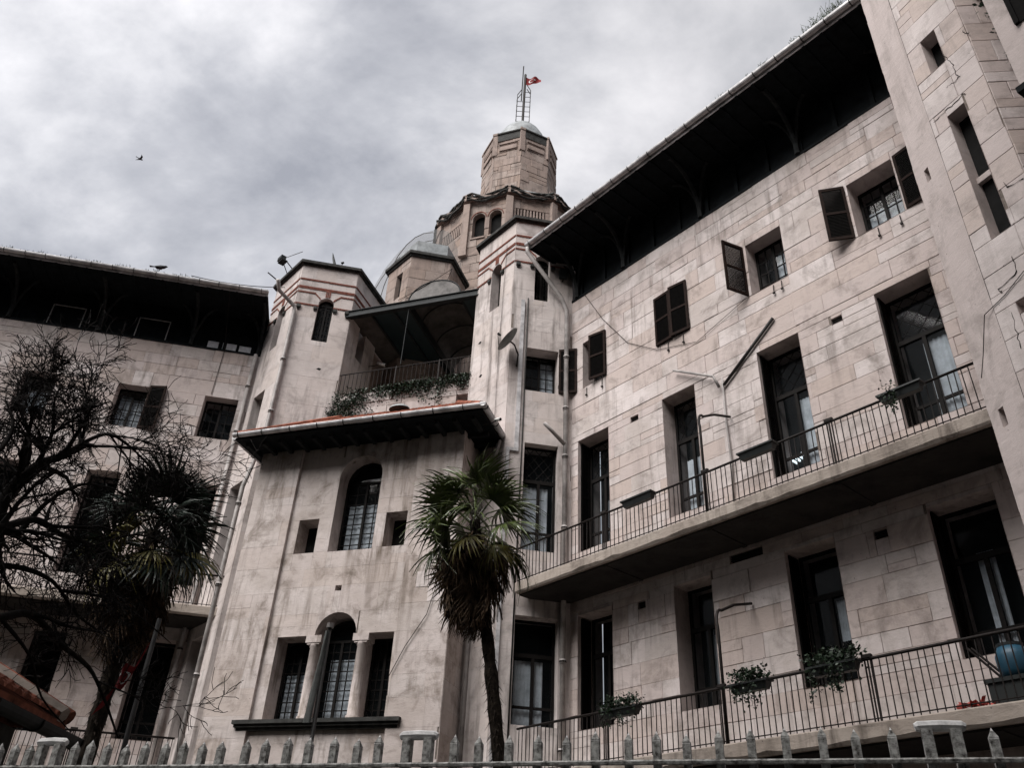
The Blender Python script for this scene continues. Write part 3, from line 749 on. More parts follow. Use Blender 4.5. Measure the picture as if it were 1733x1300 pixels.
for u in (-.42, .74):
    mb = MB(FAc); prof = [(3.88, .15), (3.95, .15), (3.96, .125), (4.6, .122), (5.42, .108), (5.44, .125), (5.50, .13), (5.52, .12)]
    k = 20; vs = []; n = len(prof)
    for (z, r_) in prof: vs += [(u+r_*math.cos(6.2832*j/k), -.10+r_*math.sin(6.2832*j/k), z) for j in range(k)]
    mb.add(vs, [(i*k+j, i*k+(j+1) % k, (i+1)*k+(j+1) % k, (i+1)*k+j) for i in range(n-1) for j in range(k)])
    col_ = mb.build('column', 'annex', an, smooth=True)
    mb = MB(FAc); mb.box(u-.19, u+.19, -.30, .035, 5.52, 5.68); mb.box(u-.15, u+.15, -.25, .02, 5.48, 5.525); mb.build('capital', 'annex', col_)
mb = MB(FAc); mb.box(-1.95, 1.95, 0, .22, 3.78, 3.86); mb.box(-1.92, 1.92, 0, .17, 3.72, 3.78); mb.box(-1.88, 1.88, 0, .11, 3.66, 3.72); mb.build('window_sill', 'capstone', an)
window(an, FAc, op(-1.35, -.50, 3.88, 5.68), 'grid', 4, 8, depth=.45, curtain=(.1, .9, 0, .6))
window(an, FAc, op(-.37, .55, 3.88, 6.10, arch=True), 'grid', 4, 8, depth=.40, curtain=(.2, .95, .0, .62))
window(an, FAc, op(.80, 1.52, 3.88, 5.68), 'grid', 4, 8, depth=.45)
window(an, FAc, big, 'grid', 4, 7, depth=.42, curtain=(.1, .95, .0, .55))
for o_ in (n1_, n2_):
    m_ = MB(FAc); a, b = o_['u0'], o_['u1']; m_.box(a, b, -.53, -.48, o_['z0'], o_['z1']); m_.build('niche_back', 'inside', an)
mb = MB(FA); mb.box(-2.6, 2.6, -2.4, -.72, GZ, 10.4); mb.build('interior', 'inside', an)
# eaves
E0, E1, EO, EB, EZ = -3.14, 3.50, .83, -1.1, 10.55
mb = MB(FA); mb.prism([(E0, EO), (E1, EO), (E1, EB), (E0, EB)], EZ, EZ+.05); sf = mb.build('soffit', 'wood', an)
u = E0+.25
while u < E1-.1:
    m_ = MB(FA); m_.box(u-.045, u+.045, -.0, EO-.20, EZ-.10, EZ+.01); m_.build('rafter_end', 'strut', an); u += .47
for o_ in (-.2, -.7):
    m_ = MB(FA); m_.box(2.8, E1-.15, o_-.045, o_+.045, EZ-.10, EZ+.01); m_.build('rafter_end', 'strut', an)
gutter(an, FA, E0-.02, E1+.14, EO, EZ+.03, clips=.75); 
gr = gutter(an, Fr(FA.w(E1, EO+.14, 0), FA.t-90), .0, 1.75, .0, EZ+.03, clips=.75)
gutter(an, Fr(FA.w(E0, EB, 0), FA.t+90), .0, 1.9, .0, EZ+.03, clips=.75)
# tiled hip roof: courses of half-round tiles
ridge = [(-1.6, -1.55, 12.38), (1.9, -1.55, 12.38)]
mb = MB(FA); q = [(E0, EO, EZ+.12), (E1, EO, EZ+.12), (E1, -1.65, EZ+.12), (E0, -1.65, EZ+.12)]+ridge
mb.add(q, [(0, 1, 5, 4), (1, 2, 5), (0, 4, 3)]); rf = mb.build('roof', 'tile', an)
tl_ = []
n = 34
for i in range(n):
    u = E0+(E1-E0)*(i+.5)/n
    tmax = 1.0
    if u < -1.6: tmax = (u-E0)/(-1.6-E0)
    if u > 1.9: tmax = (E1-u)/(E1-1.9)
    rows = 11
    for j in range(rows):
        s0, s1 = j/rows, (j+1.15)/rows
        if s0 > tmax: break
        p0 = (u, EO+(-1.55-EO)*s0, EZ+.14+(12.38-EZ-.12)*s0+.02); p1 = (u, EO+(-1.55-EO)*min(s1, tmax+.05), EZ+.14+(12.38-EZ-.12)*min(s1, tmax+.05)-.005)
        vis = -j*0.8+(10 if abs(u-1) < 2.2 else 0); tl_.append((vis, p0, p1))
tl_.sort(key=lambda q_: -q_[0]); rest = MB(FA)
for i, (v_, p0, p1) in enumerate(tl_):
    t_ = MB(FA) if i < 230 else rest
    n_ = 4; d_ = [(p0[0]+.085*math.cos(math.pi*k_/n_), p0[1], p0[2]+.055*math.sin(math.pi*k_/n_)+rnd.uniform(-.006, .006)) for k_ in range(n_+1)]
    e_ = [(p1[0]+.07*math.cos(math.pi*k_/n_), p1[1], p1[2]+.045*math.sin(math.pi*k_/n_)) for k_ in range(n_+1)]
    t_.add(d_+e_, [(k_, k_+1, n_+2+k_, n_+1+k_) for k_ in range(n_)]+[tuple(range(n_+1))], rnd.random())
    if i < 230: t_.build('roof_tile', 'tile', rf)
if rest.v: rest.build('roof_tiles', 'tile', rf, kind='stuff')
for (p0_, p1_) in (((E1-.02, EO-.02, EZ+.17), (1.9, -1.55, 12.43)), ((E0+.02, EO-.02, EZ+.17), (-1.6, -1.55, 12.43))):
    mb = MB(FA); mb.tube([p0_, p1_], .09, 6); mb.build('hip_tile', 'tile', rf)
for (a, b, c_, d_) in ((.2, .9, 6.45, 6.9),): pass
for (u, z, w_, h_) in ((1.95, 6.62, .42, .36), (2.25, 6.28, .50, .52)):
    m_ = MB(FA); m_.stone(u, u+w_, z, z+h_, 0, .019, tint=.3); m_.build('repair_slab', 'plaster' if 0 else 'brighttower', an)

# ================================================================== terrace between the turrets
FM = Fr(V2, 109.3-180); FM = Fr(V2, 109.3)       # u runs -4.4..0
UW = -4.35
te = thing('roof_terrace', FM.w(-2.2, -1.5, 12.3), 'recessed roof terrace with iron railing between the two turrets', 'terrace')
FMc = FM.sub(0, -.10)
stonewall(te, [(FMc, UW, -.0, 11.2, 13.22, [op(-.38, -.02, 12.30, 12.72, depth=.3)], dict(ch=(.28, .42), ln=(.5, 1.3)))], 'stone', 60, rnd, gap=.006, proud=(.01, .05))
mb = MB(FM); mb.box(UW, -.02, -4.0, -.12, 12.9, 13.15); mb.build('floor', 'concrete', te)
FMb = FM.sub(0, -4.0)
dr = op(-1.95, -.10, 13.15, 15.85, arch=True, depth=.6); dl = op(-3.95, -3.2, 13.15, 14.9, arch=True, depth=.6); sq_ = op(-2.35, -2.0, 13.3, 13.9, depth=.4)
stonewall(te, [(FMb, UW-.8, .6, 13.0, 16.3, [dr, dl, sq_], dict(ch=(.35, .5), ln=(.6, 1.3)))], 'tower', 60, rnd, gap=.002, name='back_wall')  # recess shade put into the colour: back and side walls take darker stone
mb = MB(FMb); mb.box(UW-.8, .6, -.8, -.62, 13, 16.3); mb.build('interior', 'inside', te)
FMs = Fr(FM.w(UW+.02, 0, 0), FM.t-90); mb = MB(FMs); wall_mesh(mb, FMs, 1.2, 4.0, 13, 16.3, []); mb.build('side_wall', 'tower', te)
r_ = MB(FMc); o = .0
r_.tube([(UW, o, 14.02), (-.02, o, 14.02)], .020, 6); r_.tube([(-2.35, o-.5, 13.85), (-.9, o-.5, 13.80)], .012, 4); rail = r_.build('top_rail', 'iron', te)
src = MB(WORLD); src.tube([tuple(wl(te)), tuple(wl(te)+Vector((0, 0, .82)))], .010, 5); first = None
for i in range(32):
    P = FMc.w(UW+.06+i*.135, o, 13.20)
    if first is None: first = src.build('baluster', 'iron', te); first.location = P-wl(te)
    else: copymesh(first, te, P-wl(te))
for u in (UW+.1, -2.38, -1.02):
    m_ = MB(FMc); m_.tube([(u, o, 13.2), (u, o, 16.2 if u == -1.02-9 else 14.06)], .022, 6); m_.build('railing_post', 'iron', te)
cn = thing('terrace_canopy', FM.w(-2.2, 0, 16.2), 'grey barrel vaulted metal canopy over the terrace between the turrets', 'canopy')
mb = MB(FM); mb.box(UW+.02, .08, -.06, .03, 16.14, 16.34); mb.box(UW+.02, .08, -.10, .07, 16.34, 16.36); mb.box(UW+.02, .08, -.10, .07, 16.12, 16.14); mb.build('front_beam', 'steel', cn)
mb = MB(FM); mb.tube([(-2.2, -.02, 16.14), (-2.22, -.02, 14.05)], .013, 6); mb.build('post', 'steel', cn)
ua, ub = -3.15+.9, -.55; uc_, rr_ = (ua+ub)/2, (ub-ua)/2; n = 14
mb = MB(FM); pr = [(uc_-rr_*math.cos(math.pi*i/n), 16.36+rr_*.78*math.sin(math.pi*i/n)) for i in range(n+1)]
vs = [];
for oo in (-.02, -3.9): vs += [(p[0], oo, p[1]) for p in pr]
mb.add(vs, [(i, i+1, n+2+i, n+1+i) for i in range(n)]); mb.build('vault_sheet', 'canopy', cn)
mb = MB(FM); mb.add([(p[0], -.01, p[1]) for p in pr], [tuple(range(n+1))]); mb.build('tympanum', 'tympanum', cn)
for oo in (-.01, -1.1, -2.3, -3.4):
    m_ = MB(FM); m_.tube([(p[0], oo, p[1]+.01-(0.04 if oo < -.5 else 0)) for p in pr], .022, 5); m_.build('rib', 'steel', cn)
for u_ in (ua, ub):
    m_ = MB(FM); m_.box(u_-.03, u_+.03, -3.9, -.05, 16.20, 16.42); m_.build('valley_beam', 'steel', cn)
for (a, b, mt) in ((UW+.05, -3.5, 'canopy'), (-3.5, -2.75, 'canopyteal'), (-2.75, ua, 'canopyteal'), (ub, .05, 'canopyteal')):
    m_ = MB(FM); m_.box(a, b, -3.9, -.06, 16.22, 16.24+.003*int(a*7%3)); m_.build('roof_panel', mt, cn)
    m_ = MB(FM); m_.box(b-.025, b+.025, -3.9, -.07, 16.14, 16.22); m_.build('rafter', 'steel', cn)

# ================================================================== drum and lantern tower
tw = thing('domed_tower', (-.18, 28.35, 12), 'tall weathered stone tower with dentilled drum and octagonal lantern behind the turrets', 'tower')
cD = Vector((-.18, 28.35, 0))
def polyfr(c, R, n, nrm0, step=None):
    """frames of a regular prism; face k has outward normal nrm0+k*360/n"""
    res = []; half = math.pi/n
    for k in range(n):
        na = nrm0+k*360.0/n; ap = R*math.cos(half); hs = R*math.sin(half)
        f = Fr(c+A(na)*ap, na-90); f.P = f.P-f.d*hs; res.append(f)
    return res, 2*R*math.sin(math.pi/n)
DF, ds = polyfr(cD, 3.48, 12, 200.35)     # 0 front, 1 normal 230, 11 normal 170
ZC = 25.62
arcs = lambda: [op(.28, .80, 23.75, 25.05, arch=True, depth=.5), op(1.0, 1.52, 23.75, 25.05, arch=True, depth=.5)]
dh = {0: arcs(), 2: arcs(), 10: arcs(), 1: [op(.30, 1.50, 24.30, 24.9, depth=.16)], 11: [op(.30, 1.50, 24.50, 25.10, depth=.16)], 3: [], 9: []}
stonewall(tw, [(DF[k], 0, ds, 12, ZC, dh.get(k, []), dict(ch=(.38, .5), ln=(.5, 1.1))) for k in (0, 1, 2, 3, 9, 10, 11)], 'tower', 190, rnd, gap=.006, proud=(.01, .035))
for k in (1, 11):
    o_ = dh[k][0]
    m_ = MB(DF[k]); m_.box(o_['u0'], o_['u1'], -.18, -.15, o_['z0'], o_['z1']); m_.build('recess_back', 'inside', tw)
    for i in range(9):
        m_ = MB(DF[k]); u = o_['u0']+.13*i+.02; m_.box(u+.03, u+.10, -.15, .02, o_['z0'], o_['z1']); m_.build('dentil', 'tower', tw)
for k in (0, 2, 10):
    for o_ in dh[k]:
        m_ = MB(DF[k]); a, b = o_['u0'], o_['u1']; m_.box(a, b, -.26, -.22, o_['z0'], o_['z1']); m_.build('window_void', 'inside', tw)
        for d_ in (-.04, .0, .04):
            m_ = MB(DF[k]); cc = (a+b)/2+d_; 
        m_ = MB(DF[k]); m_.box(a-.05, b+.05, .03, .07, o_['z0']-.10, o_['z0']-.03); m_.build('window_ledge', 'tower', tw)
    m_ = MB(DF[k])
    for o_ in dh[k]:
        for p_, q_ in zip(arcpts(o_, 12)[:-1], arcpts(o_, 12)[1:]):
            cc = (o_['u0']+o_['u1'])/2; zc_ = o_['z1']-.26; ex = lambda p: (cc+(p[0]-cc)*1.22, zc_+(p[1]-zc_)*1.22); ex2 = lambda p: (cc+(p[0]-cc)*1.32, zc_+(p[1]-zc_)*1.32)
            m_.ext([ex(p_), ex(q_), ex2(q_), ex2(p_)], .03, .055)
    m_.build('brick_arch', 'brick', tw)
for k in (0, 1, 11, 2, 10):       # pilaster buttress at each corner of the faces
    m_ = MB(DF[k]); m_.box(-.14, .14, .0, .16, 22.9, ZC); m_.box(-.17, .17, .0, .20, 22.75, 22.9); m_.build('buttress', 'tower', tw)
mb = MB(); mb.prism([f.w(0, .06, 0)[:2] for f in DF], ZC, ZC+.12); mb.prism([(cD+(f.P-cD)*1.07)[:2] for f in DF], ZC+.12, ZC+.28); mb.build('cornice', 'tower', tw)
mb = MB(); mb.prism([(cD+(f.P-cD)*.80)[:2] for f in DF], 12, ZC-.1); mb.build('interior', 'inside', tw)
mb = MB(); lo = [(cD+(f.P-cD)*1.02) for f in DF]; hi = [(cD+(f.P-cD)*.55) for f in DF]
mb.add([(p.x, p.y, ZC+.28) for p in lo]+[(p.x, p.y, ZC+2.2) for p in hi], [(i, (i+1) % 12, 12+(i+1) % 12, 12+i) for i in range(12)]); mb.build('drum_roof', 'lead', tw)
for k in range(12):
    if k in (0, 1, 2, 9, 10, 11, 3):
        P = cD+(DF[k].P-cD)*1.0; f = Fr(P, DF[k].t+15); m_ = MB(f); m_.box(-.20, .20, -.22, .16, ZC+.28, ZC+.50); m_.box(-.22, .22, -.24, .18, ZC+.50, ZC+.56); m_.build('corner_block', 'tower', tw)
LF, ls = polyfr(cD, 1.73, 8, 200.35)
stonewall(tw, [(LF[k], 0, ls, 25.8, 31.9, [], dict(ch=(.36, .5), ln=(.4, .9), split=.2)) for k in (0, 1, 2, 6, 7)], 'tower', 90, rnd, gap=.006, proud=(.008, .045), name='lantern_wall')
for k in (0, 1, 2, 6, 7):
    m_ = MB(LF[k]); m_.box(.24, ls-.24, .0, .05, 30.65, 30.70); m_.box(.24, ls-.24, .04, .10, 30.70, 30.96); m_.box(.22, ls-.22, .0, .05, 31.06, 31.12); m_.box(.22, ls-.22, .04, .10, 31.12, 31.20); m_.build('string_course', 'tower', tw)
    m_ = MB(LF[k]); m_.box(-.12, .12, -.1, .06, 30.5, 31.9); m_.box(-.14, .14, -.15, .09, 31.85, 31.98); m_.build('corner_pier', 'tower', tw)
    m_ = MB(LF[k]); m_.box(.10, ls-.10, -.10, .06, 31.4, 31.85); m_.box(.10, ls-.10, -.12, .11, 31.85, 31.93); m_.build('parapet', 'capstone' if k in (0, 7) else 'tower', tw)
mb = MB(); mb.prism([(cD+(f.P-cD)*.95)[:2] for f in LF], 25.8, 31.85); mb.build('lantern_core', 'tower', tw)
mb = MB(); k = 24; vs = []; n = 8
for i in range(n+1):
    a = math.pi/2*i/n; vs += [(cD.x+1.36*math.cos(a)*math.cos(6.2832*j/k), cD.y+1.36*math.cos(a)*math.sin(6.2832*j/k), 31.75+2.4*math.sin(a)) for j in range(k)]
mb.add(vs, [(i*k+j, i*k+(j+1) % k, (i+1)*k+(j+1) % k, (i+1)*k+j) for i in range(n) for j in range(k)]); mb.build('lantern_dome', 'lead', tw, smooth=True)
# mast and flag
ms_ = thing('lattice_mast', (cD.x, cD.y, 32.3), 'thin dark lattice mast on top of the lantern tower', 'mast')
mb = MB(); mb.tube([(cD.x, cD.y, 32.2), (cD.x+.02, cD.y, 38.3)], .065, 6); mb.tube([(cD.x-.12, cD.y, 36.2), (cD.x-.10, cD.y, 39.0)], .03, 5); mb.build('pole', 'iron', ms_)
for sx in (-.34, .34):
    mb = MB(); ztop_ = 37.3 if sx > 0 else 36.9
    for dy_ in (-.12, .12): mb.tube([(cD.x+sx, cD.y+dy_, 32.5), (cD.x+sx*.95, cD.y+dy_, ztop_-.4), (cD.x+sx*.4, cD.y+dy_, ztop_)], .022, 4)
    z = 32.7
    while z < ztop_-.4:
        mb.tube([(cD.x+sx, cD.y-.12, z), (cD.x+sx, cD.y+.12, z)], .016, 3); mb.tube([(cD.x+sx, cD.y, z), (cD.x, cD.y, z)], .016, 3); z += .38
    mb.build('ladder', 'iron', ms_)
def flag(name, P, du, dz, W, H, amp, label, nu=14, nv=8, crescent=True, fold=1.0):
    """cloth with a white crescent and star"""
    th = thing(name, P, label, 'flag'); grid = []
    mb = MB()
    for i in range(nu+1):
        for j in range(nv+1):
            s_, t_ = i/nu, j/nv
            p = Vector(P)+du*(W*s_)+dz*(-H*t_*(1-.45*s_*fold))+Vector((0, amp*math.sin(s_*9+t_*2)*s_, -.12*W*math.sin(s_*7)*fold-.15*s_*W*fold))
            grid.append(p)
    mb.add([tuple(p) for p in grid], [(i*(nv+1)+j, (i+1)*(nv+1)+j, (i+1)*(nv+1)+j+1, i*(nv+1)+j+1) for i in range(nu) for j in range(nv)])
    mb.build('cloth', 'red', th, smooth=True)
    def at(s_, t_):
        p = Vector(P)+du*(W*s_)+dz*(-H*t_*(1-.45*s_*fold))+Vector((0, amp*math.sin(s_*9+t_*2)*s_-.012, -.12*W*math.sin(s_*7)*fold-.15*s_*W*fold)); return tuple(p)
    mb = MB(); n = 20; ol = []
    for i in range(n+1): a = R_(40+280*i/n); ol.append((.35+.17*math.cos(a)*H/W*1.4, .5+.25*math.sin(a)))
    inn = []
    for i in range(n+1): a = R_(40+280*i/n); inn.append((.385+.14*math.cos(a)*H/W*1.4, .5+.20*math.sin(a)))
    mb.add([at(*p) for p in ol]+[at(*p) for p in inn], [(i, i+1, n+2+i, n+1+i) for i in range(n)]); mb.build('crescent', 'flagwhite', th)
    mb = MB(); st = []
    for i in range(10):
        a = R_(36*i+180); rr = .11 if i % 2 == 0 else .045; st.append(at(.56+rr*math.cos(a)*H/W*1.3, .5+rr*math.sin(a)))
    mb.add([at(.56, .5)]+st, [(0, 1+i, 1+(i+1) % 10) for i in range(10)]); mb.build('star', 'flagwhite', th)
    return th
flag('flag', (cD.x+.08, cD.y, 38.1), Vector((.96, 0, .1)), Vector((0, 0, 1)), .80, .62, .10, 'small red flag with white crescent flying from the tower mast', fold=.9)

# small hexagonal stair turret in front of the drum
s0 = Vector((-4.77, 24.35, 0)); st_ = thing('stair_cupola', s0+A(80)*1.2, 'small brown hexagonal stone cupola behind the terrace canopy', 'cupola')
SF = []; P = s0; t = 139.86
for i in range(6):
    f = Fr(P, t); SF.append(f); P = f.w(1.42, 0, 0); t -= 60
stonewall(st_, [(SF[0], 0, 1.42, 13, 20.72, [op(.62, .98, 19.1, 20.25, depth=.4)], dict(ch=(.4, .55), ln=(.5, 1.1))), (SF[1], 0, 1.42, 13, 20.72, [], dict(ch=(.4, .55), ln=(.5, 1.1))), (SF[2], 0, 1.42, 13, 20.72, [op(.5, .85, 19.0, 20.1, depth=.4)], {})], 'tower', 80, rnd, gap=.004, proud=(.01, .02))
for f_, o_ in ((SF[0], (.62, .98, 19.1, 20.25)), (SF[2], (.5, .85, 19.0, 20.1))):
    m_ = MB(f_); m_.box(o_[0], o_[1], -.2, -.15, o_[2], o_[3]); m_.build('window_void', 'inside', st_)
cS_ = (SF[0].P+SF[3].P)/2
mb = MB(); mb.prism([(cS_+(f.P-cS_)*.75)[:2] for f in SF], 13, 20.6); mb.build('interior', 'inside', st_)
mb = MB(); mb.prism([(cS_+(f.P-cS_)*1.06)[:2] for f in SF], 20.72, 20.80); mb.prism([(cS_+(f.P-cS_)*1.12)[:2] for f in SF], 20.80, 20.92); mb.build('cornice', 'capstone', st_)
mb = MB(); pl = [(cS_+(f.P-cS_)*.80) for f in SF]; ph = [(cS_+(f.P-cS_)*.30) for f in SF]
mb.add([(p.x, p.y, 20.92) for p in pl]+[(p.x, p.y, 21.75) for p in pl]+[(p.x, p.y, 22.3) for p in ph], [(i, (i+1) % 6, 6+(i+1) % 6, 6+i) for i in range(6)]+[(6+i, 6+(i+1) % 6, 12+(i+1) % 6, 12+i) for i in range(6)]+[tuple(range(12, 18))]); rf = mb.build('roof', 'lead', st_)
mb = MB(); mb.box(-5.25, -4.75, 24.6, 25.4, 13, 19.0); mb.build('chimney', 'tower', st_)

# ================================================================== right stair tower
sT = thing('stair_tower', (6.6, 9.2, GZ), 'pale cracked limestone stair tower with long slot windows at the right edge', 'tower')
T0 = A(33.85)*11.6; T1 = A(36.05)*11.15
def meet(P, t, azv):
    """where the line from P in direction t crosses bearing azv"""
    d = A(t); q = A(azv); den = d.x*q.y-d.y*q.x; s_ = -(P.x*q.y-P.y*q.x)/den; return P+d*s_
T2 = meet(T1, 155, 40.8); T3 = T2+A(97)*2.2
Tb = T0+A(42)*2.2
def fbetween(P, Q): d = Q-P; return Fr(P, math.degrees(math.atan2(d.x, d.y))), d.length
F0, l0 = fbetween(T0, T1); F1, l1 = fbetween(T1, T2); F2, l2 = fbetween(T2, T3); Fb, lb = fbetween(Tb, T0)
def onf(f, x, y):
    d = RT*(x-866.5)-UP*(y-650)+FW*FPX; k = f.P.dot(f.n)/d.dot(f.n); P = d*k; return (P-f.P).dot(f.d), P.z
q = [onf(F1, *p) for p in ((1558, 72), (1581, 50), (1577, 125), (1603, 97), (1604, 198), (1631, 176), (1676, 408), (1710, 386), (1720, 512))]
w1 = op(q[0][0], q[1][0], q[2][1], q[0][1], depth=.35); w2 = op(q[4][0], q[5][0]+.02, q[6][1], q[4][1], depth=.45); w3 = op(q[8][0], q[8][0]+.16, q[8][1]-.2, q[8][1], depth=.3)
sl = [onf(F0, *p) for p in ((1571, 296), (1699, 706), (1478, 30), (1489, 75))]
slits = [op(s_[0]-.05, s_[0]+.05, s_[1]-.14, s_[1]+.14, depth=.2) for s_ in sl[:2]]
BIG = dict(ch=(.34, .56), ln=(.45, 1.15), split=.22)
stonewall(sT, [(F1, 0, l1, 2.0, 19, [w1, w2, w3], BIG)], 'brighttower', 150, rnd, gap=.0022, proud=(.010, .019))
stonewall(sT, [(F2, 0, l2, GZ, 19, [], BIG), (Fb, 0, lb, GZ, 19, [], BIG)], 'brighttower', 90, rnd, gap=.004, proud=(.010, .02), name='return_wall')
mb = MB(); wall_mesh(mb, F0, 0, l0, GZ, 19, slits, surf=.012); reveals(mb, F0, slits, .012); wall_mesh(mb, F1, 0, l1, GZ, 2.0, [], surf=.012); mb.build('smooth_wall', 'brighttower', sT)
mb = MB(F1); mb.box(w2['u0'], w2['u1'], -.24, -.16, w2['z0']+(w2['z1']-w2['z0'])*.46, w2['z0']+(w2['z1']-w2['z0'])*.50); mb.build('slot_divider', 'brighttower', sT)
for w_ in (w1, w2, w3):
    m_ = MB(F1); m_.box(w_['u0'], w_['u1'], -.30, -.25, w_['z0'], w_['z1']); m_.build('slot_void', 'inside', sT)
mb = MB(); mb.prism([p[:2] for p in (F0.w(.1, -.5, 0), F1.w(.2, -.6, 0), F1.w(l1-.15, -.6, 0), F2.w(l2-.3, -.8, 0), F2.w(l2, -4, 0), Fb.w(.2, -.5, 0))], GZ, 18.8); mb.build('interior', 'inside', sT)
# projecting oriel at the far right
Bp = A(42.75)*9.35; FO = Fr(Bp, 150); zo = onf(FO, 1721, 151)[1]
orl = thing('oriel', FO.w(.6, -.5, zo), 'pale plastered oriel overhanging the dark gap at the upper right edge', 'oriel')
mb = MB(FO); mb.box(0, 2.2, -2.2, 0, zo, 19); mb.build('wall', 'brighttower', orl)
mb = MB(FO); mb.box(-.05, 2.2, -2.2, .04, zo-.10, zo); mb.box(.10, 2.2, -2.1, -.1, zo-.3, zo-.1); mb.build('base_moulding', 'wood', orl)
mb = MB(FO); mb.box(.24, .30, 0, .05, zo+1.0, zo+4.2); mb.box(.30, 1.2, .004, .02, zo+1.0, zo+4.2); mb.build('shutter', 'louvre', orl)
mb = MB(F2); mb.tube([(.75, .35, zo-.5), (.85, .3, zo-2.0), (1.0, .3, GZ)], .05, 8); tag(mb.build('downpipe', 'darkpipe', smooth=True), 'rusty drainpipe under the oriel at the right edge', 'pipe')
mb = MB(F2); rr = random.Random(3); 
for i in range(900):
    q_ = rr.random(); u = .50+.28*math.sin(q_*5)*.4+rr.gauss(0, .10); z = 8.5+q_*7.5; p = Vector((u, .03+rr.random()*.07, z))
    d1 = Vector((rr.gauss(0, 1), rr.gauss(0, .4), rr.gauss(0, 1))).normalized()*.06; d2 = Vector((rr.gauss(0, 1), rr.gauss(0, .4), rr.gauss(0, 1))).normalized()*.05
    mb.add([p, p+d1, p+d1+d2, p+d2], [(0, 1, 2, 3)])
tag(mb.build('wall_creeper', 'ivy'), 'dark creeper climbing the shaded wall under the oriel', 'creeper', kind='stuff')

def at_z(x, y, z):
    d = RT*(x-866.5) - UP*(y-650) + FW*FPX
    return d*(z/d.z)
def onplane(f, x, y, o=0.0):
    d = RT*(x-866.5)-UP*(y-650)+FW*FPX; k = (f.P+f.n*o).dot(f.n)/d.dot(f.n); P = d*k; return ((P-f.P).dot(f.d), o, P.z)

# ================================================================== pipes and cables fixed to the walls
def pipe(label, fr, pts, r, mat, collars=(), name='downpipe', cat='pipe', k=10):
    if not collars: 
        mb = MB(fr); mb.tube(pts, r, k); return tag(mb.build(name, mat, smooth=True), label, cat)
    th = thing(name, fr.w(pts[-1][0], pts[-1][1], pts[-1][2]), label, cat)
    mb = MB(fr); mb.tube(pts, r, k); mb.build('tube', mat, th, smooth=True)
    for (u, o, z) in collars:
        m_ = MB(fr); m_.tube([(u, o, z-.05), (u, o, z+.05)], r*1.22, k); m_.build('collar', mat, th, smooth=True)
        m_ = MB(fr); m_.tube([(u, o, z-.02), (u, o, z+.02)], r*1.3, 8); m_.build('bracket', 'iron', th)
    return th
gp = FR.w(-13.80, 1.46, 0); cp_ = FD.w(-.19, .12, 0); mp_ = gp.lerp(cp_, .85)
pipe('pale grey downpipe in the corner between right turret and right wing', WORLD, [(gp.x, gp.y, 16.58), (gp.x, gp.y, 16.42), (mp_.x, mp_.y, 15.2), (cp_.x, cp_.y, 14.8), (cp_.x, cp_.y, GZ)], .062, 'pipe', [(cp_.x, cp_.y, z) for z in (13.2, 11.6, 10.2, 8.3, 5.2, 3.4)])
pipe('brown grey downpipe in the corner of the left wing beside the turret', FL, [(.02, .10, 15.2), (.02, .10, GZ)], .06, 'pipe', [(.02, .10, z) for z in (14.0, 12.4, 10.8, 9.0, 6.0)])
pipe('long pale downpipe on the front corner of the left turret', FWf, [(-.55, .75, 16.62), (-.48, .45, 16.45), (.02, .14, 16.18), (.05, .11, 15.95), (.05, .11, 11.6), (-.18, .30, 9.9), (-.18, .30, GZ)], .06, 'pipe', [(.05, .11, 14.2), (.05, .11, 12.4), (-.18, .3, 9.4), (-.18, .3, 7.2), (-.18, .3, 5.0)])
pipe('white pipe stub leaning against the shaded side of the left turret', FWr, [(.35, .30, 11.75), (.55, .24, 12.85)], .028, 'white', name='pipe_stub')
pipe('thin dark pipe lying along the annex roof at the left turret foot', FWf, [(.10, .30, 11.62), (1.55, .34, 12.05)], .03, 'darkpipe', name='roof_pipe')
pipe('kinked downpipe behind the right end of the annex gutter', FAr, [(.55, .72, 10.5), (.62, .55, 9.9), (.95, .12, 9.6), (.95, .12, 8.9), (1.0, .12, GZ)], .05, 'pipe')
mb = MB(FD); mb.box(-1.46, -1.36, .016, .07, 10.30, 15.0); mb.box(-1.66, -1.36, .016, .07, 10.22, 10.31); mb.box(-1.66, -1.58, .016, .07, 2.0, 10.22)
tag(mb.build('cable_duct', 'gutter'), 'white square cable duct stepping down the right turret', 'duct')
pipe('thin grey cable conduit beside the white duct on the right turret', FD, [(-1.27, .03, 15.1), (-1.27, .03, 10.6), (-1.30, .03, 3.0)], .018, 'darkpipe', name='cable_conduit', k=6)
pipe('dark flue pipe slanting up the right wing wall between the upper windows', FR, [onplane(FR, 1308, 538, .06), onplane(FR, 1225, 652, .06)], .034, 'darkpipe', name='flue_pipe')
pipe('grey flue pipe jutting left from the dark flue on the right wing', FR, [onplane(FR, 1140, 627, .12), onplane(FR, 1207, 637, .12), onplane(FR, 1217, 655, .10)], .032, 'pipe', name='flue_pipe')
pipe('thin grey pipe running down from the flues to the upper balcony', FR, [onplane(FR, 1222, 640, .06), onplane(FR, 1229, 715, .06), onplane(FR, 1237, 775, .06), onplane(FR, 1242, 848, .06)], .022, 'pipe', name='thin_pipe')
pipe('short grey overflow pipe with dark mouth beside the corner downpipe', FD, [onplane(FD, 921, 716, .35), onplane(FD, 935, 730, .26), onplane(FD, 955, 752, .14)], .05, 'pipe', name='overflow_pipe')
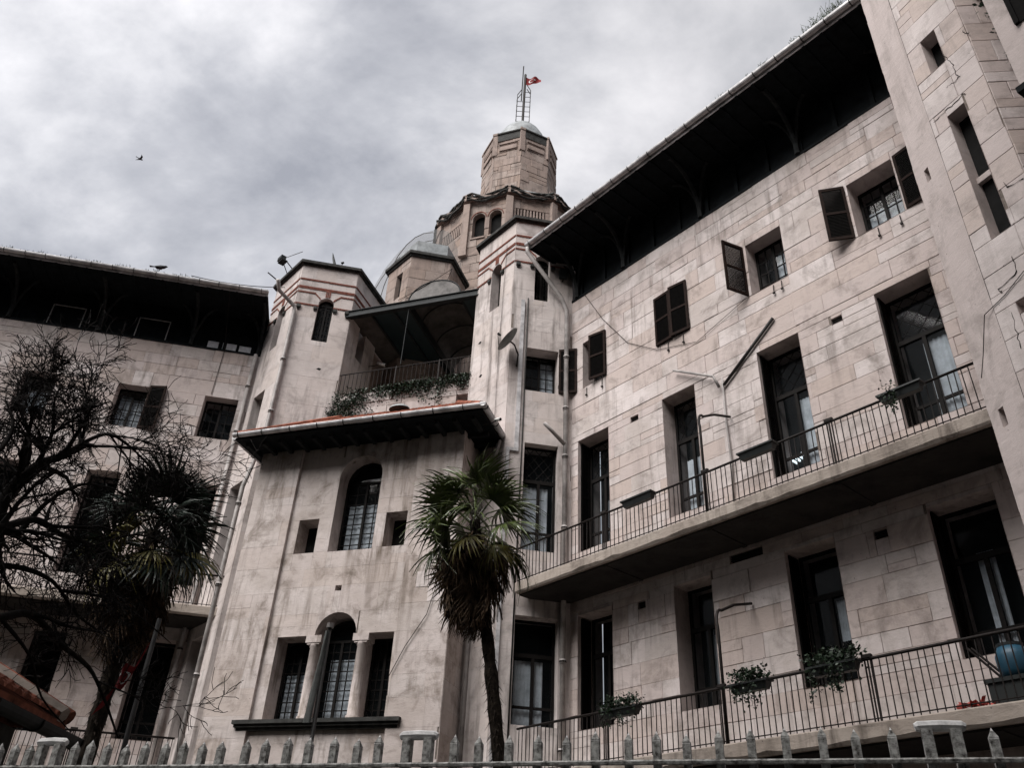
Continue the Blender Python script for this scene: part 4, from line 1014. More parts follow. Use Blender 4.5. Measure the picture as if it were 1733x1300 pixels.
for (zt_, zr_, lab) in ((9.38, 6.81, 'bent iron pipe arching from the upper balcony rail to the wall'), (5.42, 2.84, 'bent iron pipe arching from the lower balcony rail to the wall')):
    pts = [(-8.66, 1.19, zr_), (-8.66, 1.19, zt_-.75)]+[(-8.66-.02*i, 1.19-.30*(1-math.cos(i*.26)), zt_-.75+.42*math.sin(i*.26)) for i in range(1, 7)]+[(-8.75, .55, zt_-.15), (-8.72, .05, zt_)]
    pipe(lab, FR, pts, .026, 'iron', name='bent_pipe', k=8)
def cable(label, pts, r=.008, sag=.0, mat='iron', name='cable'):
    P = [Vector(p) for p in pts]; out_ = []
    for i in range(len(P)-1):
        for k_ in range(10):
            t = k_/10; q_ = P[i].lerp(P[i+1], t); q_.z -= sag*4*t*(1-t); out_.append(q_)
    out_.append(P[-1]); mb = MB(); mb.tube([tuple(p) for p in out_], r, 4); return tag(mb.build(name, mat), label, 'cable')
W_ = lambda f, p: f.w(*p)
cable('thin cable looping across the right wing under the second shutters', [W_(FR, onplane(FR, 988, 497, .04)), W_(FR, onplane(FR, 1020, 540, .04)), W_(FR, onplane(FR, 1062, 580, .04)), W_(FR, onplane(FR, 1112, 592, .04)), W_(FR, onplane(FR, 1180, 578, .04)), W_(FR, onplane(FR, 1262, 505, .04))], .007)
cable('cable strung from the left wing roof to the left turret', [FL.w(-2.2, 1.5, 16.8), FWl.w(.6, 0, 17.7)], .012, .12)
cable('cable hanging down the left wing from its eaves', [W_(FL, (-1.0, 1.5, 16.7)), W_(FL, (-.95, .04, 15.2)), W_(FL, (-.98, .03, 13.6))], .009)
cable('green cable drooping across the annex wall to its right window', [W_(FA, onplane(FA, 742, 980, .05)), W_(FA, onplane(FA, 722, 1040, .05)), W_(FA, onplane(FA, 685, 1095, .05)), W_(FA, onplane(FA, 658, 1145, .05)), W_(FA, onplane(FA, 655, 1178, .05))], .010, name='wall_cable')
cable('cable hanging down the bright face of the right turret', [FB.w(-.35, .04, 17.2), FB.w(-.42, .05, 13.5), FB.w(-.40, .04, 9.0)], .007)
cable('cable from the drum tower across to the terrace canopy', [W_(DF[1], (.6, .1, 21.5)), FM.w(-.9, 0, 17.4), FM.w(-2.6, .0, 16.5)], .010, .05)
cable('cable running down the cracked stair tower wall', [W_(F1, onplane(F1, 1733, 458, .03)), W_(F1, onplane(F1, 1700, 500, .03)), W_(F1, onplane(F1, 1666, 533, .03)), W_(F1, onplane(F1, 1664, 600, .03)), W_(F1, onplane(F1, 1661, 640, .03))], .006)
# cracks in the stair tower, cut as thin dark grooves
mb = MB()
for pts in ([(1599, 95), (1613, 108), (1617, 125), (1624, 128), (1612, 140), (1601, 148)], [(1732, 300), (1705, 316), (1698, 308)], [(1580, 207), (1610, 178), (1630, 160), (1635, 158)], [(1712, 435), (1722, 460), (1690, 490), (1697, 495)], [(1712, 530), (1720, 560), (1728, 590)], [(1628, 50), (1634, 56), (1640, 54)]):
    rc = random.Random(pts[0][0]); q2 = []
    for i in range(len(pts)-1):
        for k_ in range(5):
            q2.append((pts[i][0]+(pts[i+1][0]-pts[i][0])*k_/5+rc.gauss(0, 1.1), pts[i][1]+(pts[i+1][1]-pts[i][1])*k_/5+rc.gauss(0, 1.1)))
    q2.append(pts[-1]); mb.tube([W_(F1, onplane(F1, x_, y_, .0185)) for x_, y_ in q2], [rc.uniform(.002, .0075) for _ in q2], 4)
tag(mb.build('wall_crack', 'inside'), 'dark ragged cracks in the stair tower masonry', 'cracks', kind='stuff')

# ================================================================== dishes, cameras, aerials
def dish(label, P, aim, r=.36, name='satellite_dish', mast=None):
    th = thing(name, P, label, 'satellite dish'); a = Vector(aim).normalized(); q_ = a.to_track_quat('Z', 'Y'); P = Vector(P)
    mb = MB(); k = 24; n = 5; vs = []
    for i in range(n+1):
        rr = r*i/n
        for j in range(k):
            v = q_ @ Vector((rr*math.cos(6.2832*j/k), rr*1.06*math.sin(6.2832*j/k), .22*rr*rr/r)); vs.append(tuple(P+v))
    mb.add(vs, [(i*k+j, i*k+(j+1) % k, (i+1)*k+(j+1) % k, (i+1)*k+j) for i in range(n) for j in range(k)]); mb.build('reflector', 'dish', th, smooth=True)
    mb = MB(); f_ = P+q_ @ Vector((0, -r*.15, r*1.05)); mb.tube([tuple(P+q_ @ Vector((0, -r, .2*r))), tuple(f_)], .012, 5); mb.build('arm', 'iron', th)
    mb = MB(); mb.tube([tuple(f_), tuple(f_-a*.10)], .032, 8); mb.build('receiver', 'capstone', th)
    if mast:
        mb = MB(); mb.tube([tuple(P-a*.03), tuple(P-a*.16)]+[tuple(Vector(m_)) for m_ in mast], .022, 6); mb.build('bracket', 'iron', th)
    return th
dP = FD.w(-1.78, .42, 13.25)
dish('grey satellite dish on the corner of the right turret', dP, (-.62, -.10, .50), .36, mast=[FD.w(-1.5, .16, 13.05), FD.w(-1.5, .02, 12.75)])
dP = fL[1].w(.85, -.25, 18.42); dish('satellite dish seen edge on above the left turret roof', dP, (.8, -.05, .25), .34, mast=[fL[1].w(.9, -.5, 18.15)])
def cctv(label, P, d, L_=.28):
    th = thing('security_camera', P, label, 'camera'); P = Vector(P); d = Vector(d).normalized()
    mb = MB(); mb.tube([tuple(P), tuple(P+d*L_)], .045, 10); mb.build('housing', 'white', th, smooth=True)
    mb = MB(); mb.tube([tuple(P+d*L_), tuple(P+d*(L_+.02))], .036, 10); mb.build('lens', 'inside', th)
    mb = MB(); mb.tube([tuple(P+d*.1), tuple(P+d*.05-Vector((.12, 0, .1))), tuple(P-Vector((.28, -.05, .12)))], .014, 6); mb.build('arm', 'iron', th)
cctv('white bullet camera on the inner edge of the left turret', fL[2].w(1.42, .38, 15.35), (.75, -.35, -.42), .34)
cctv('small white camera at the corner of the annex gutter', FA.w(E1+.18, .35, EZ-.02), (.5, -.4, -.1), .16)
th = thing('aerial_bracket', fL[0].w(.9, .1, 18.1), 'dark floodlight and aerial arms on the left turret roof edge', 'aerial')
mb = MB(fL[0]); mb.tube([(1.1, .0, 18.05), (1.05, .35, 18.35), (1.0, .45, 18.42)], .018, 5); mb.tube([(.7, 0, 18.05), (.75, .3, 18.45)], .015, 5); mb.tube([(.2, 0, 18.1), (.1, .5, 18.35)], .022, 5); mb.build('arm', 'iron', th)
mb = MB(fL[0]); mb.box(.72, 1.0, .35, .52, 18.42, 18.56); mb.box(.75, 1.05, .3, .5, 18.34, 18.38); mb.build('floodlight', 'steel', th)
mb = MB(fL[0]); mb.tube([(1.05, .42, 18.42), (1.6, .1, 18.55)], .010, 4); mb.build('stay', 'iron', th)
th = thing('alarm_box', FD.w(-.5, .1, 16.1), 'small dark floodlight on the right turret under the eaves', 'floodlight')
mb = MB(FD); mb.box(-.42, -.18, .05, .2, 15.95, 16.25); mb.build('housing', 'steel', th); mb = MB(FD); mb.tube([(-.3, .02, 15.9), (-.3, .12, 15.95)], .02, 5); mb.build('bracket', 'iron', th)

# ================================================================== window boxes on the balconies
def leaf_blob(mb, c, s_, n, size, rr, droop=0):
    for i in range(n):
        p = Vector((rr.gauss(0, s_[0]), rr.gauss(0, s_[1]), abs(rr.gauss(0, s_[2]))*(1 if rr.random() > droop else -2.2)))+Vector(c)
        d1 = Vector((rr.gauss(0, 1), rr.gauss(0, 1), rr.gauss(0, .7))).normalized(); d2 = d1.cross(Vector((rr.gauss(0, 1), rr.gauss(0, 1), rr.gauss(0, 1)))).normalized()
        L_ = size*rr.uniform(.6, 1.4); mb.add([tuple(p), tuple(p+d1*L_*.5+d2*L_*.35), tuple(p+d1*L_), tuple(p+d1*L_*.5-d2*L_*.35)], [(0, 1, 2, 3)])
def flowerbox(label, fr, u0, u1, z, plants=0, seed=0, trail=0):
    th = thing('flower_box', fr.w((u0+u1)/2, 1.36, z-.3), label, 'flower box', 'flower boxes hung on the balcony rails')
    mb = MB(fr); o0 = 1.24
    mb.add([(u0+.04, o0+.03, z-.14), (u1-.04, o0+.03, z-.14), (u1-.04, o0+.13, z-.14), (u0+.04, o0+.13, z-.14), (u0, o0, z), (u1, o0, z), (u1, o0+.17, z), (u0, o0+.17, z)],
           [(0, 3, 2, 1), (0, 1, 5, 4), (1, 2, 6, 5), (2, 3, 7, 6), (3, 0, 4, 7)])
    mb.box(u0-.015, u1+.015, o0-.015, o0+.185, z-.03, z); mb.build('box', 'planter', th)
    rr = random.Random(seed)
    if plants:
        lb = MB(fr); n = int((u1-u0)*700*plants)
        for i in range(n//30): leaf_blob(lb, (rr.uniform(u0+.05, u1-.05), o0+.11, z+.03+rr.uniform(0, .07)), (.08, .08, .065), 34, .055, rr, .3)
        for i in range(trail):
            u = rr.uniform(u0+.1, u1-.1); L_ = rr.uniform(.1, .35); zz_ = z
            while zz_ > z-.1-L_: leaf_blob(lb, (u, o0+.24, zz_-.1), (.03, .02, .02), 7, .05, rr); zz_ -= .05; u += rr.gauss(0, .015)
        lb.build('plants', 'ivy', th, kind='stuff')
    return th
flowerbox('empty dark flower box on the upper rail nearest the palm', FR, -10.58, -9.80, 7.60)
flowerbox('empty dark flower box on the upper rail before the third tall window', FR, -7.75, -7.02, 7.60)
flowerbox('dark flower box with thin sprigs on the upper rail nearest the stair tower', FR, -5.06, -4.36, 7.60, .10, 4, 3)
flowerbox('bushy green flower box on the lower rail nearest the palm', FR, -11.20, -10.38, 3.66, 1.2, 5, 2)
flowerbox('bushy green flower box on the lower rail beside the bent pipe', FR, -8.40, -7.70, 3.66, 1.3, 6, 3)
flowerbox('bushy green flower box on the lower rail under the third tall window', FR, -6.98, -6.20, 3.68, 1.3, 7, 4)
th = thing('water_barrel', FR.w(-4.1, .75, 2.84), 'blue plastic barrel at the right end of the lower balcony', 'barrel')
mb = MB(FR.sub(-4.36, .75)); k = 18; mb.tube([(0, 0, 3.22), (0, 0, 3.30), (0, 0, 3.5), (0, 0, 3.62)], [.16, .20, .21, .16], k); mb.build('drum', 'blue', th, smooth=True)
mb = MB(FR.sub(-4.36, .75)); mb.tube([(0, 0, 3.62), (0, 0, 3.66)], .165, k); mb.build('lid', 'steel', th)
mb = MB(FR); mb.box(-4.66, -3.9, .5, 1.0, 2.84, 3.18); mb.box(-4.69, -3.87, .47, 1.03, 3.15, 3.20); tag(mb.build('crate', 'planter'), 'dark crate under the blue barrel on the lower balcony', 'crate')
mb = MB(FR); rr = random.Random(5)
leaf_blob(mb, (-4.85, 1.05, 2.88), (.10, .05, .03), 70, .10, rr); tag(mb.build('plastic_bag', 'pinkcloth'), 'crumpled red and white plastic bag on the lower balcony floor', 'bag')
mb = MB(FR); mb.tube([(-4.85, .9, 3.68), (-4.50, .8, 3.2)], .018, 6); mb.tube([(-4.79, .9, 3.66), (-4.44, .8, 3.2)], .018, 6); tag(mb.build('broom_handles', 'iron'), 'two dark sticks leaning beside the blue barrel', 'sticks')

lc = onplane(FR, 1352, 772, -.60)
th = thing('ceiling_lamp', FR.w(lc[0], -.6, lc[2]), 'lit fluorescent lamp glimpsed through the third tall window of the upper balcony', 'lamp')
for i in range(4):
    m_ = MB(FR); m_.box(lc[0]-.13+.07*i, lc[0]-.10+.07*i, -.70, -.55, lc[2]-.10+.03*i, lc[2]-.08+.03*i+.02); m_.build('tube', 'lamp', th)

# ================================================================== ivy on the terrace parapet
lb = MB(FMc); rr = random.Random(21)
for i in range(210):
    u = rr.uniform(-4.35, -.05); depth_ = .35+.10*math.sin(u*4)+(.75 if u < -2.9 else 0)+(.25 if -1.5 < u < -.6 else 0)
    if -2.75 < u < -2.45 and rr.random() < .7: continue
    z = 13.30-abs(rr.gauss(0, .5))*depth_
    leaf_blob(lb, (u, .10, z), (.10, .05, .05), 26, .06, rr, .3)
for i in range(38): leaf_blob(lb, (rr.uniform(-4.25, -3.4), .12, rr.uniform(12.0, 12.9)), (.12, .07, .06), 24, .06, rr, .3)
tag(lb.build('ivy', 'ivy'), 'dark ivy spilling over the terrace parapet above the tiled roof', 'ivy', kind='stuff')
th = thing('roof_hatch', FM.w(-1.9, .9, 12.1), 'small grey domed skylight on the annex roof below the ivy', 'skylight')
mb = MB(FM.sub(-1.75, .55)); k = 16; vs = []
for i in range(5):
    a = math.pi/2*i/4; vs += [((.30*math.cos(a)*math.cos(6.2832*j/k)), .22*math.cos(a)*math.sin(6.2832*j/k), 12.08+.12*math.sin(a)) for j in range(k)]
mb.add(vs, [(i*k+j, i*k+(j+1) % k, (i+1)*k+(j+1) % k, (i+1)*k+j) for i in range(4) for j in range(k)]); mb.build('dome', 'lead', th, smooth=True)

# ================================================================== net dome left of the drum
nd = thing('netting', (-3.0, 28.6, 21), 'translucent pale netting bulging beside the drum tower', 'netting')
mb = MB(); k = 30; n = 10; vs = []; cc = Vector((-3.15, 28.4, 0))
for i in range(n+1):
    a = math.pi/2*i/n; vs += [(cc.x+3.3*math.cos(a)*math.cos(6.2832*j/k), cc.y+3.3*math.cos(a)*math.sin(6.2832*j/k), 19.4+7.0*math.sin(a)+.05*math.sin(j*3)) for j in range(k)]
mb.add(vs, [(i*k+j, i*k+(j+1) % k, (i+1)*k+(j+1) % k, (i+1)*k+j) for i in range(n) for j in range(k)]); mb.build('net', 'net', nd, smooth=True)
for j in (13, 16, 19, 22):
    m_ = MB(); m_.tube([vs[i*k+j] for i in range(n+1)], .018, 4); m_.build('rib', 'iron', nd)
mb = MB(); rr = random.Random(9)     # net bunched along the cornice
for kx in (0, 1, 2, 10, 11):
    f = DF[kx]
    for q_ in range(4):
        pts = [(ds*i/8, .22+.05*math.sin(i*1.7+q_*2), ZC+.14+.22*math.cos(math.pi*2*i/8)*.5+.10*q_-.1+rr.uniform(-.04, .04)) for i in range(9)]
        mb.tube(pts, [.035+.025*rr.random() for _ in pts], 5, fr=f)
tag(mb.build('bunched_net', 'capstone'), 'dark bunched netting draped along the drum cornice', 'netting')

# ================================================================== birds
def bird(label, P, s_, flying, az=0):
    th = thing('bird', P, label, 'bird'); f = Fr((P[0], P[1]), az); z = P[2]
    mb = MB(f); mb.tube([(-.16*s_, 0, z+.0), (-.10*s_, 0, z+.01*s_), (0, 0, z+.015*s_), (.09*s_, 0, z+.03*s_), (.14*s_, 0, z+.06*s_), (.18*s_, 0, z+.06*s_)], [.012*s_, .03*s_, .055*s_, .045*s_, .03*s_, .006*s_], 8); mb.build('body', 'bird', th, smooth=True)
    for sg in (-1, 1):
        m_ = MB(f)
        if flying: m_.add([(.07*s_, sg*.02*s_, z+.02*s_), (-.04*s_, sg*.02*s_, z+.02*s_), (-.06*s_, sg*.18*s_, z+.08*s_), (-.14*s_, sg*.36*s_, z+.05*s_), (.05*s_, sg*.2*s_, z+.10*s_), (-.05*s_, sg*.02*s_, z+.005*s_)], [(0, 1, 2, 4), (4, 2, 3), (5, 1, 2)])
        else: m_.add([(.06*s_, sg*.045*s_, z+.03*s_), (-.14*s_, sg*.03*s_, z+.01*s_), (-.10*s_, sg*.06*s_, z-.02*s_), (.03*s_, sg*.065*s_, z-.02*s_)], [(0, 1, 2, 3)])
        m_.build('wing', 'bird', th)
    m_ = MB(f); m_.add([(-.14*s_, -.02*s_, z), (-.14*s_, .02*s_, z), (-.27*s_, .04*s_, z-.01*s_), (-.27*s_, -.04*s_, z-.01*s_)], [(0, 1, 2, 3)]); m_.build('tail', 'bird', th)
    if not flying:
        m_ = MB(f); m_.tube([(0, .02, z-.05*s_), (0, .02, z-.11*s_)], .006, 4); m_.tube([(0, -.02, z-.05*s_), (0, -.02, z-.11*s_)], .006, 4); m_.build('leg', 'bird', th)
bird('dark bird flying in the open sky on the left', at_pix(237, 269, 24), .55, True, 40)
bp = FL.w(onplane(FL, 265, 470, 1.48)[0], 1.48, 16.93); bird('pigeon perched on the left wing gutter', bp, 1.15, False, 80)

# ================================================================== palms
def frond_mesh(seed, dead=False, R=.62, petiole=.55, nseg=26, span=205):
    rr = random.Random(seed); mb = MB()
    x0 = petiole
    mb.tube([(0, 0, 0), (x0*.5, 0, .03), (x0, 0, -.01)], [.016, .012, .009], 5)
    for i in range(nseg):
        a = R_(-span/2+span*i/(nseg-1)+rr.gauss(0, 1.5)); L_ = R*(.80+.25*math.cos(a*.8))*rr.uniform(.9, 1.06)
        fold = -.10*math.cos(a)*0+(.05 if i % 2 else -.05)*.3
        dr = (.50 if not dead else .22)*rr.uniform(.5, 1.5); wd = (.020 if not dead else .012)
        pr = None; n = 5; px_ = Vector((x0, 0, 0)); vs = []
        for k_ in range(n+1):
            t = k_/n; d = Vector((math.cos(a), math.sin(a), 0)); nrm = Vector((-math.sin(a), math.cos(a), 0))
            z = -dr*L_*(t**2.6)*(1.1 if dead else 1)-abs(math.sin(a))*(.10 if not dead else -.02)*t*L_; p = px_+d*L_*t*(1-.22*dr*t*t)+Vector((0, 0, z))
            w_ = wd*(.30+1.6*t if t < .45 else 1.02*(1-t)/.55+.06)
            vs += [tuple(p+nrm*w_+Vector((0, 0, .012*(1 if i % 2 else -1)))), tuple(p-nrm*w_)]
        mb.add(vs, [(2*k_, 2*k_+1, 2*k_+3, 2*k_+2) for k_ in range(n)])
    return mb
def palm(label, base, ztop, lean, R, nf, seed, skirt=130, trunk_r=.15, group=None, skirt_len=1.7, leafmat='leaf'):
    th = thing('palm_tree', base, label, 'palm'); rr = random.Random(seed); B = Vector(base)
    top = Vector((base[0]+lean[0], base[1]+lean[1], ztop))
    mb = MB(); pts = []; n = 46
    for i in range(n+1):
        t = i/n; p = B.lerp(top, t)+Vector((abs(lean[0])*.06*math.sin(t*3.1), 0, 0)); pts.append(tuple(p))
    mb.tube(pts, [trunk_r*(1.05-.25*i/n)*(1+.10*math.sin(i*2.1)+rr.uniform(-.06, .06)) for i in range(n+1)], 12); tk = mb.build('trunk', 'palmtrunk', th, smooth=False)
    mb = MB()                      # fibre and old leaf bases
    for i in range(900):
        t = rr.random(); p = B.lerp(top, t)+Vector((abs(lean[0])*.06*math.sin(t*3.1), 0, 0)); a = rr.uniform(0, 6.28); r_ = trunk_r*(1.0-.2*t)
        q_ = p+Vector((math.cos(a), math.sin(a), 0))*r_; d = Vector((math.cos(a)*.6+rr.gauss(0, .2), math.sin(a)*.6+rr.gauss(0, .2), -.8)).normalized()*rr.uniform(.05, .16)
        s_ = Vector((-math.sin(a), math.cos(a), 0))*.012; mb.add([tuple(q_-s_), tuple(q_+s_), tuple(q_+d)], [(0, 1, 2)])
    mb.build('trunk_fibre', 'palmtrunk', tk, kind='stuff')
    srcs = [frond_mesh(seed*10+i, False, R).build('frond', leafmat) for i in range(4)]; ysrc = frond_mesh(seed*10+7, False, R*.92).build('frond', 'leafy')
    for s_ in srcs+[ysrc]: s_.parent = th
    used = set()
    for i in range(nf):
        t = i/nf; a = i*2.399+rr.gauss(0, .2); el = R_(80-112*t**.8+rr.gauss(0, 9))
        s_ = ysrc if (t > .50 and rr.random() < .28) else rr.choice(srcs)
        o_ = s_ if s_ not in used else s_.copy()
        if o_ is not s_: link(o_, th)
        used.add(s_)
        d = Vector((math.cos(a)*math.cos(el), math.sin(a)*math.cos(el), math.sin(el)))
        X = d; Y = Vector((-math.sin(a), math.cos(a), 0)); Z = X.cross(Y)
        sc_ = rr.uniform(.85, 1.12); o_.matrix_local = Matrix.Translation(top-B+Vector((0, 0, .1-.45*t))) @ Matrix(((X.x, Y.x, Z.x, 0), (X.y, Y.y, Z.y, 0), (X.z, Y.z, Z.z, 0), (0, 0, 0, 1))) @ Matrix.Rotation(rr.gauss(0, .55), 4, 'X') @ Matrix.Diagonal((sc_, sc_, sc_, 1))
        o_.name = 'frond'
    dsrc = [frond_mesh(seed*10+20+i, True, R*1.0, .28, 24, 85).build('dead_frond', 'deadleaf') for i in range(3)]
    for s_ in dsrc: s_.parent = th
    used = set()
    for i in range(skirt):
        t = i/skirt; a = i*2.399+rr.gauss(0, .3); el = R_(-52-24*min(1, t*1.3)+rr.gauss(0, 9))
        s_ = rr.choice(dsrc); o_ = s_ if s_ not in used else s_.copy()
        if o_ is not s_: link(o_, th)
        used.add(s_)
        d = Vector((math.cos(a)*math.cos(el), math.sin(a)*math.cos(el), math.sin(el))); Y = Vector((-math.sin(a), math.cos(a), 0)); Z = d.cross(Y)
        sc_ = rr.uniform(.8, 1.15); o_.matrix_local = Matrix.Translation(top-B+Vector((math.cos(a)*.08, math.sin(a)*.08, -.20-skirt_len*.52*t))) @ Matrix(((d.x, Y.x, Z.x, 0), (d.y, Y.y, Z.y, 0), (d.z, Y.z, Z.z, 0), (0, 0, 0, 1))) @ Matrix.Rotation(rr.gauss(0, .4), 4, 'X') @ Matrix.Diagonal((sc_, sc_*.8, sc_, 1))
        o_.name = 'dead_frond'
    return th
p1_ = at_pix(837, 1290, 12.6); p3_ = at_pix(803, 882, 12.6); gx_ = p1_.x+(p3_.x-p1_.x)/(p3_.z-p1_.z)*(GZ-p1_.z); pb = Vector((gx_, p1_.y, GZ)); palm('tall fan palm with a brown dead skirt in front of the annex corner', (pb.x, pb.y, GZ), p3_.z, (p3_.x-gx_, 0), .62, 28, 3, trunk_r=.105, skirt=95, skirt_len=1.45)
pb = at_pix(225, 1290, 13.2); pt_ = at_pix(262, 900, 13.2); palm('shaded fan palm tangled in the bare tree on the left', (pt_.x-.05, pt_.y, GZ), pt_.z, (.05, 0), .60, 40, 5, skirt=90, leafmat='shadedleaf', trunk_r=.12)

# ================================================================== bare tree
bt = thing('bare_tree', at_pix(-90, 1290, 10.0).to_tuple()[:2]+(GZ,), 'leafless dark tree with dense twigs covering the left wing', 'tree')
rt_ = random.Random(17); limbs = MB(); twigs = MB(); cnt = [0]
def grow(p, d, r, L_, lvl):
    if cnt[0] > 7500: return
    n = 5; pts = [p.copy()]; rs = [r]; q_ = p.copy(); dd = d.copy()
    for i in range(n):
        w_ = .15 if lvl < 2 else .20
        dd = (dd+Vector((rt_.gauss(0, w_), rt_.gauss(0, w_), rt_.gauss(0, w_)-.015))).normalized(); q_ = q_+dd*(L_/n); pts.append(q_.copy()); rs.append(max(.0038, r*(1-.7*(i+1)/n)))
    cnt[0] += 1
    (limbs if r > .012 else twigs).tube([tuple(a) for a in pts], rs, 5 if r > .012 else 3, cap=False)
    if lvl >= 4: return
    kids = {0: 8, 1: 6, 2: 5, 3: 4}[lvl]
    for i in range(kids):
        t = rt_.uniform(.2, 1.0); k_ = min(n-1, int(t*n)); b = pts[k_].lerp(pts[k_+1], t*n-k_ if t < 1 else 1)
        ax = dd.orthogonal().normalized(); ax.rotate(Matrix.Rotation(rt_.uniform(0, 6.28), 3, dd)) ; nd_ = (pts[k_+1]-pts[k_]).normalized()*.75+ax*.75+Vector((0, 0, -.02)); nd_.normalize()
        grow(b, nd_, max(.0046, rs[k_]*.5), L_*rt_.uniform(.48, .72), lvl+1)
def limb(path, r0, r1, D=None, kids=9, L_=1.1):
    P = [at_pix(x_, y_, d_) for (x_, y_, d_) in path]; pts = []
    for i in range(len(P)-1):
        for k_ in range(4):
            t = k_/4; a = P[max(i-1, 0)]; b = P[i]; c_ = P[i+1]; e_ = P[min(i+2, len(P)-1)]
            pts.append(.5*((2*b)+(c_-a)*t+(2*a-5*b+4*c_-e_)*t*t+(3*b-a-3*c_+e_)*t**3))
    pts.append(P[-1]); m_ = len(pts)-1
    mb = MB(); mb.tube([tuple(p) for p in pts], [.72*(r0+(r1-r0)*i/m_)*(1+rt_.uniform(-.07, .07)) for i in range(m_+1)], 7); mb.build('branch', 'bark', bt, smooth=True)
    for i in range(kids):
        k_ = int(m_*rt_.uniform(.12, 1)); k_ = min(k_, m_-1); r_ = r0+(r1-r0)*k_/m_; d = (pts[k_+1]-pts[k_]).normalized()
        ax = d.orthogonal().normalized(); ax.rotate(Matrix.Rotation(rt_.uniform(0, 6.28), 3, d)); nd_ = (d*.6+ax*.8+Vector((0, 0, .0))).normalized(); grow(pts[k_], nd_, r_*.5, L_*rt_.uniform(.7, 1.2), 1)
limb([(-120, 1500, 9.6), (-60, 1200, 9.8), (-30, 1000, 9.9), (5, 850, 10), (60, 790, 10), (105, 772, 10), (150, 752, 10.2)], .16, .035, kids=8)
limb([(5, 850, 10), (38, 810, 10), (50, 745, 10), (33, 690, 10), (30, 640, 10.1)], .055, .012, kids=7, L_=.7)
limb([(105, 772, 10), (150, 745, 10), (185, 735, 10.2), (215, 752, 10.3), (240, 775, 10.4), (262, 800, 10.6)], .04, .010, kids=10, L_=.8)
limb([(60, 790, 10), (88, 735, 9.8), (92, 680, 9.7), (105, 650, 9.6)], .04, .008, kids=6, L_=.6)
limb([(88, 735, 9.8), (140, 700, 9.7), (185, 680, 9.7), (190, 690, 9.8)], .025, .005, kids=3, L_=.4)
limb([(-60, 880, 9.5), (0, 892, 9.6), (60, 880, 9.8), (104, 905, 10), (160, 925, 10.2), (215, 960, 10.4)], .08, .015, kids=12, L_=.9)
limb([(-60, 1060, 9.5), (0, 1046, 9.6), (55, 1042, 9.8), (104, 1092, 10), (150, 1130, 10.2), (175, 1180, 10.3), (200, 1250, 10.4)], .07, .012, kids=12, L_=.9)
limb([(-40, 960, 9.5), (30, 960, 9.8), (90, 985, 10), (130, 1040, 10.1), (190, 1085, 10.4)], .05, .010, kids=11, L_=.9)
limb([(-50, 780, 9.3), (0, 760, 9.5), (22, 720, 9.6), (10, 680, 9.7)], .05, .010, kids=5, L_=.7)
limb([(100, 1000, 10.1), (170, 1010, 10.2), (230, 1040, 10.4), (290, 1090, 10.5)], .03, .006, kids=11, L_=.8)
limb([(160, 925, 10.2), (230, 905, 10.3), (290, 930, 10.5), (335, 985, 10.6)], .025, .006, kids=10, L_=.7)
limb([(0, 1046, 9.6), (50, 1110, 9.8), (70, 1180, 9.9), (120, 1240, 10.0)], .03, .006, kids=9, L_=.7)
limb([(30, 905, 9.8), (80, 850, 9.9), (140, 820, 10.0), (200, 830, 10.3)], .045, .010, kids=10)
limbs.build('small_branches', 'bark', bt, kind='stuff'); twigs.build('twigs', 'bark', bt, kind='stuff')

# ================================================================== fence along the street
FF = Fr((-.69, 6.87), 108.82); K = 1.3
fn = thing('picket_fence', FF.w(0, 0, GZ), 'white flaking concrete picket fence along the bottom edge', 'fence')
pus = [-2.78, -2.66, -2.31, -2.18, -2.04, -1.89, -1.75, -1.61, -1.47, -1.32, -1.19, -1.03, -.88, -.74, -.60, -.43, -.28, -.13, .33, .48, .65, .82, .98, 1.15, 1.32, 1.48, 1.64, 1.81, 1.97, 2.14, 2.31, 2.47, 2.64, 3.10, 3.27, 3.44]
pus = [-3.5, -3.35, -3.2, -3.06, -2.92]+pus; rr = random.Random(2)
for u in pus:
    u *= K; mb = MB(FF); w_ = .027; zt_ = 1.25+rr.uniform(-.022, .018); ln = rr.uniform(-.014, .014)
    vs = [(u-w_, -w_, -.1), (u+w_, -w_, -.1), (u+w_, w_, -.1), (u-w_, w_, -.1), (u-w_+ln, -w_, zt_), (u+w_+ln, -w_, zt_), (u+w_+ln, w_, zt_), (u-w_+ln, w_, zt_), (u+ln, 0, zt_+.055)]
    mb.add(vs, [(0, 1, 5, 4), (1, 2, 6, 5), (2, 3, 7, 6), (3, 0, 4, 7), (4, 5, 8), (5, 6, 8), (6, 7, 8), (7, 4, 8)]); p_ = mb.build('picket', 'concfence', fn)
    mb = MB(FF); mb.add([(u-w_*1.03+ln, -w_*1.03, zt_-.012), (u+w_*1.03+ln, -w_*1.03, zt_-.012), (u+w_*1.03+ln, w_*1.03, zt_-.012), (u-w_*1.03+ln, w_*1.03, zt_-.012), (u+ln, 0, zt_+.059)], [(0, 1, 4), (1, 2, 4), (2, 3, 4), (3, 0, 4)]); mb.build('picket_tip', 'white', p_)
for uc in (-2.50, .11, 2.87):
    for d_ in (-.065, .065):
        mb = MB(FF); mb.box((uc+d_)*K-.032, (uc+d_)*K+.032, -.035, .035, GZ, 1.29); mb.build('post', 'concfence', fn)
    mb = MB(FF); a, b = (uc-.115)*K, (uc+.115)*K
    mb.tube([(a, 0, 1.308), (a+.02, 0, 1.312), ((a+b)/2, 0, 1.315), (b-.02, 0, 1.31), (b, 0, 1.304)], [.024, .034, .036, .034, .024], 8); mb.build('post_cap', 'white', fn)
